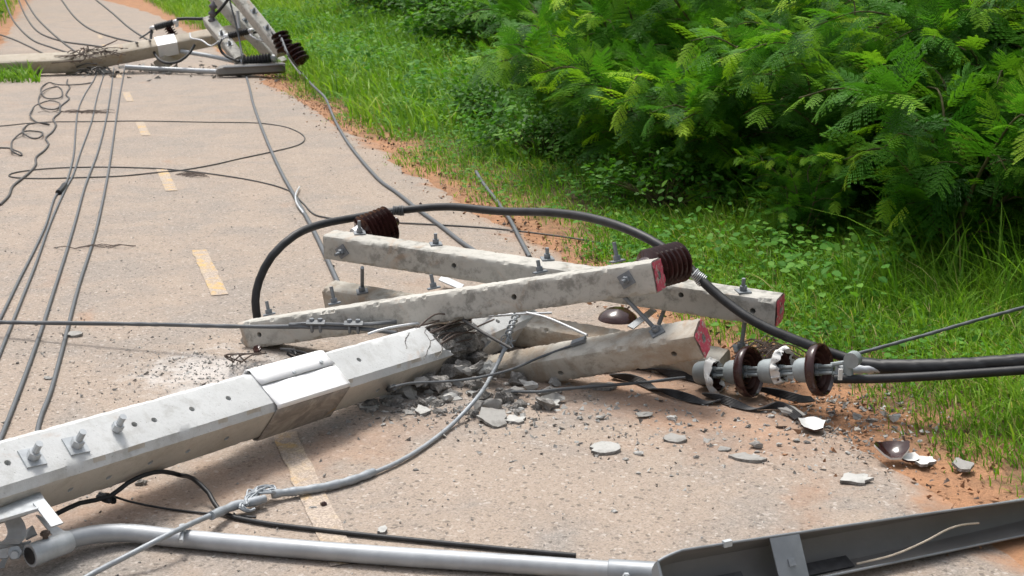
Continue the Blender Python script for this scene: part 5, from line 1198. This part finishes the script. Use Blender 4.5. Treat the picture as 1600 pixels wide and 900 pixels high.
# the dark wood behind: trees with trunk and crown
def tree_data(seed, H=5.5):
    def f():
        g = np.random.default_rng(seed); mb, V, Q, T = leafy_bush(seed, 1.7, 1.7, H * .85, 210, 85, .14, .26)
        pth = spl([V3(0, 0, -.1), V3(.08, .05, H * .3), V3(-.05, .1, H * .6), V3(.05, 0, H * .85)], .2); mb.tube(pth, np.linspace(.11, .03, len(pth)), 9)
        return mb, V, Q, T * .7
    return f
def first(xs): return xs
k = 0; tr_ = random.Random(9)
for v in np.arange(-1.5, 40, 1.75):
    for row in (0, 1):
        u = (7.4 if v < 9 else 8.2 if v < 13 else 10.0) + row * 2.1 + tr_.uniform(-.5, .5); p = R(u, v + row * .9 + tr_.uniform(-.4, .4)); p[2] = gz(p)
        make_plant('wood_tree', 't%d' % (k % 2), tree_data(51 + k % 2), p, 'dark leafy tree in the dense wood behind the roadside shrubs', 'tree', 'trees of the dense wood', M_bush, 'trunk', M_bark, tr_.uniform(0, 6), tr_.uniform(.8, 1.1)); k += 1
for i in range(10):                                # trees closing the road at its far end, and along the far left
    p = R(-9 + i * 2.2 + tr_.uniform(-.5, .5), 52 + tr_.uniform(-2, 3)) + V3(-6, 0, 0); p[2] = 0
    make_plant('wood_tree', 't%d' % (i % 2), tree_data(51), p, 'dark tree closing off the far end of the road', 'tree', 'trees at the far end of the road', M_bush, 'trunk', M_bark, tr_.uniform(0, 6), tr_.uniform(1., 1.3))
for i in range(7):
    p = R(-4.6 - tr_.uniform(0, 1.2), 30 + i * 3.2); p[2] = gz(p)
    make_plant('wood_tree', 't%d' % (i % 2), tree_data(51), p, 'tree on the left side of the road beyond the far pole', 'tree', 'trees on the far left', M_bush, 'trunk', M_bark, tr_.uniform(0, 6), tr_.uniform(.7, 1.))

# grass: blades rooted over the verge, sparse and short at the ragged edge
def blades(n, uv, h, w, tint, seed, wind=(-.25, -.1)):
    g = np.random.default_rng(seed); u, v = uv; n = len(u)
    base = RO[None] + np.outer(u, RN) + np.outer(v, RD); base[:, 2] = [verge_z(a, b) - .005 for a, b in zip(u, v)]
    az = g.uniform(0, 2 * PI, n); lean = g.uniform(.10, 1.15, n) ** 1.1; d = np.stack([np.cos(az) * lean + wind[0], np.sin(az) * lean + wind[1], np.zeros(n)], 1)
    sd_ = np.stack([-np.sin(az + g.normal(size=n) * .5), np.cos(az), np.zeros(n)], 1); Vs = []
    for k, (f, ww) in enumerate(((0, .8), (.4, 1.), (.75, .65), (1., .06))):
        c = base + d * (h * f * f * 1.0)[:, None] + np.stack([np.zeros(n), np.zeros(n), h * (f - .30 * np.linalg.norm(d, axis=1) * f * f)], 1)
        Vs += [c - sd_ * (w * ww / 2)[:, None], c + sd_ * (w * ww / 2)[:, None]]
    V = np.stack(Vs, 1).reshape(-1, 3); b = (np.arange(n) * 8)[:, None]
    Q = np.stack([b + q for q in (np.array([0, 1, 3, 2]), np.array([2, 3, 5, 4]), np.array([4, 5, 7, 6]))], 1).reshape(-1, 4)
    return V, Q, np.repeat(tint, 3)
def dens(u, v, e0):          # edge mask with a ragged outline and bare patches
    return np.array([a - e0 - .30 * mnoise.noise(Vector((b * 1.1, 7.7, 0))) - .16 * mnoise.noise(Vector((b * 4, a * 4, 1))) - .10 * mnoise.noise(Vector((b * 13, a * 13, 2))) for a, b in zip(u, v)])
def patch(u, v, s, k): return np.array([mnoise.noise(Vector((a * s, b * s, k))) for a, b in zip(u, v)])
def near_dens(n, u0, u1, v0, v1, p, seed):
    g = np.random.default_rng(seed); v = v0 + (v1 - v0) * g.random(n) ** p; u = u0 + (u1 - u0) * g.random(n); return u, v
parts_ = []
u, v = near_dens(150000, 1.65, 6.0, -3.0, 26, 1.9, 1); dd = dens(u, v, 1.93); g = np.random.default_rng(2)
keep = g.random(len(u)) < np.clip(dd * 4.5 + .18, 0, 1) * np.clip(1.05 + patch(u, v, 1.7, 3.) * .9, .25, 1) * (dd > -.22); u, v, dd = u[keep], v[keep], dd[keep]; n = len(u)
h = (.045 + .095 * np.clip(dd, 0, 1.2)) * g.uniform(.5, 1.5, n) * (1 + .5 * patch(u, v, .9, 1.)); fw = np.clip(1 + (v - 4) * .05, 1, 2.2)
t_ = np.clip(.42 + .30 * patch(u, v, 1.3, 9.) + g.normal(size=n) * .18 + np.where(g.random(n) < .09, .55, 0), 0, 1)
g2 = np.random.default_rng(31); v2 = g2.uniform(-2.2, 4.2, 52000); u2 = g2.uniform(1.9, 4.2, 52000); d2 = dens(u2, v2, 1.98); k2 = g2.random(len(u2)) < np.clip(d2 * 3.5, 0, 1) * np.clip(.85 + patch(u2, v2, 1.7, 3.) * .8, .2, 1)
u2, v2, d2 = u2[k2], v2[k2], d2[k2]; u = np.concatenate([u, u2]); v = np.concatenate([v, v2]); dd = np.concatenate([dd, d2]); n2 = len(u2); n = len(u)
h = np.concatenate([h, (.04 + .075 * np.clip(d2, 0, 1.2)) * g2.uniform(.5, 1.4, n2)]); fw = np.clip(1 + (v - 4) * .05, 1, 2.2)
t_ = np.concatenate([t_, np.clip(.46 + .3 * patch(u2, v2, 1.3, 9.) + g2.normal(size=n2) * .17 + np.where(g2.random(n2) < .10, .5, 0), 0, 1)])
parts_.append(blades(n, (u, v), h, .0052 * fw * g.uniform(.7, 1.4, n), t_, 3))
V = np.concatenate([p[0] for p in parts_]); Q = parts_[0][1]
tag(big('short_grass', V, Q, M_grass, t_.repeat(3)), 'short bright grass on the verge beside the road', 'grass', kind='stuff')
u, v = near_dens(52000, 2.35, 6.4, -3.0, 24, 1.7, 5); g = np.random.default_rng(6)
pp = patch(u, v, 1.2, 4.); dd = dens(u, v, 2.55); keep = (g.random(len(u)) < np.clip(dd * .8, 0, 1) * np.clip(.45 + pp * 1.6, 0, 1)); u, v, pp = u[keep], v[keep], pp[keep]; n = len(u)
h = g.uniform(.16, .42, n) * (.8 + .6 * np.clip(u - 2.6, 0, 1)); fw = np.clip(1 + (v - 4) * .05, 1, 2.)
t_ = np.clip(.34 + .25 * patch(u, v, 1.6, 2.) + g.normal(size=n) * .17, 0, 1)
V, Q, T = blades(n, (u, v), h, .0085 * fw * g.uniform(.6, 1.4, n), t_, 7)
tag(big('tall_grass', V, Q, M_grass, T), 'taller arching grass between the verge and the shrubs', 'grass', kind='stuff')
# the far bank and the left side
g = np.random.default_rng(16); n = 42000; v = g.uniform(8, 46, n); u = np.where(g.random(n) < .72, g.uniform(2.0, 7.5, n), -g.uniform(2.0, 6, n)); dd = dens(np.abs(u), v, 2.05); keep = g.random(n) < np.clip(dd * 2 + .1, 0, 1); keep &= ~((u < 0) & (v < 20)); u, v = u[keep], v[keep]; n = len(u)
V, Q, T = blades(n, (u, v), g.uniform(.14, .42, n), g.uniform(.012, .026, n), np.clip(.52 + .3 * patch(u, v, .9, 2.) + g.normal(size=n) * .16, 0, 1), 17)
tag(big('far_grass', V, Q, M_grass, T), 'bright grass covering the far bank on both sides', 'grass', kind='stuff')
# creeping broad-leaved weeds
def weeds(ncl, uv, seed, ls, hmax, name, label):
    g = np.random.default_rng(seed); u, v = uv; Ps, Xs, Zs, sc, ti = [], [], [], [], []
    for a, b in zip(u, v):
        n = g.integers(7, 18); c = R(a, b); c[2] = verge_z(a, b); p = c + np.stack([g.normal(size=n) * .085, g.normal(size=n) * .085, g.uniform(.02, hmax, n)], 1)
        Ps.append(p); x = g.normal(size=(n, 3)); x[:, 2] *= .25; Xs.append(x); Zs.append(g.normal(size=(n, 3)) * .3 + V3(-.1, -.25, 1)); sc.append(ls * g.uniform(.55, 1.25, n)); ti.append(np.clip(g.uniform(.2, .75) + g.normal(size=n) * .13, 0, 1))
    V, Q, T = place(LFR, np.concatenate(Ps), np.concatenate(Xs), np.concatenate(Zs), np.concatenate(sc), np.concatenate(ti)); return tag(big(name, V, Q, M_weed, T), label, 'ground cover', kind='stuff')
u, v = near_dens(2400, 2.3, 5.2, 1.6, 18, 1.2, 8); pp = patch(u, v, .8, 12.) ; dd = dens(u, v, 2.5); keep = (pp + .25 * np.clip(dd, 0, 1) > .10) & (dd > 0); weeds(0, (u[keep], v[keep]), 9, .045, .22, 'creeping_weeds', 'low creeping weeds with rounded leaves among the grass')
u, v = near_dens(800, 1.9, 3.2, .8, 12, 1.2, 18); dd = dens(u, v, 2.15); keep = dd > 0; weeds(0, (u[keep], v[keep]), 19, .035, .06, 'small_weeds', 'small flat weeds along the ragged road edge')
u, v = near_dens(1500, 2.5, 6.5, 7, 27, 1.1, 28); pp = patch(u, v, .5, 22.); dd = dens(u, v, 2.7); keep = (pp > -.02) & (dd > 0); weeds(0, (u[keep], v[keep]), 29, .075, .42, 'bank_weeds', 'leafy weeds spread over the far bright bank')
# weeds against the far pole on the left
g = np.random.default_rng(23); m_ = 420; q = np.array([G(x, y) for x, y in zip(g.uniform(-30, 62, m_), g.uniform(112, 130, m_))]); uv_ = np.array([road_uv(p) for p in q])
V, Q, T = blades(m_, (uv_[:, 0], uv_[:, 1]), g.uniform(.08, .3, m_), g.uniform(.012, .03, m_), np.clip(g.normal(.4, .15, m_), 0, 1), 24)
tag(big('weed_tuft', V, Q, M_grass, T), 'tuft of green weeds in front of the far pole at the left edge', 'weeds', kind='stuff')
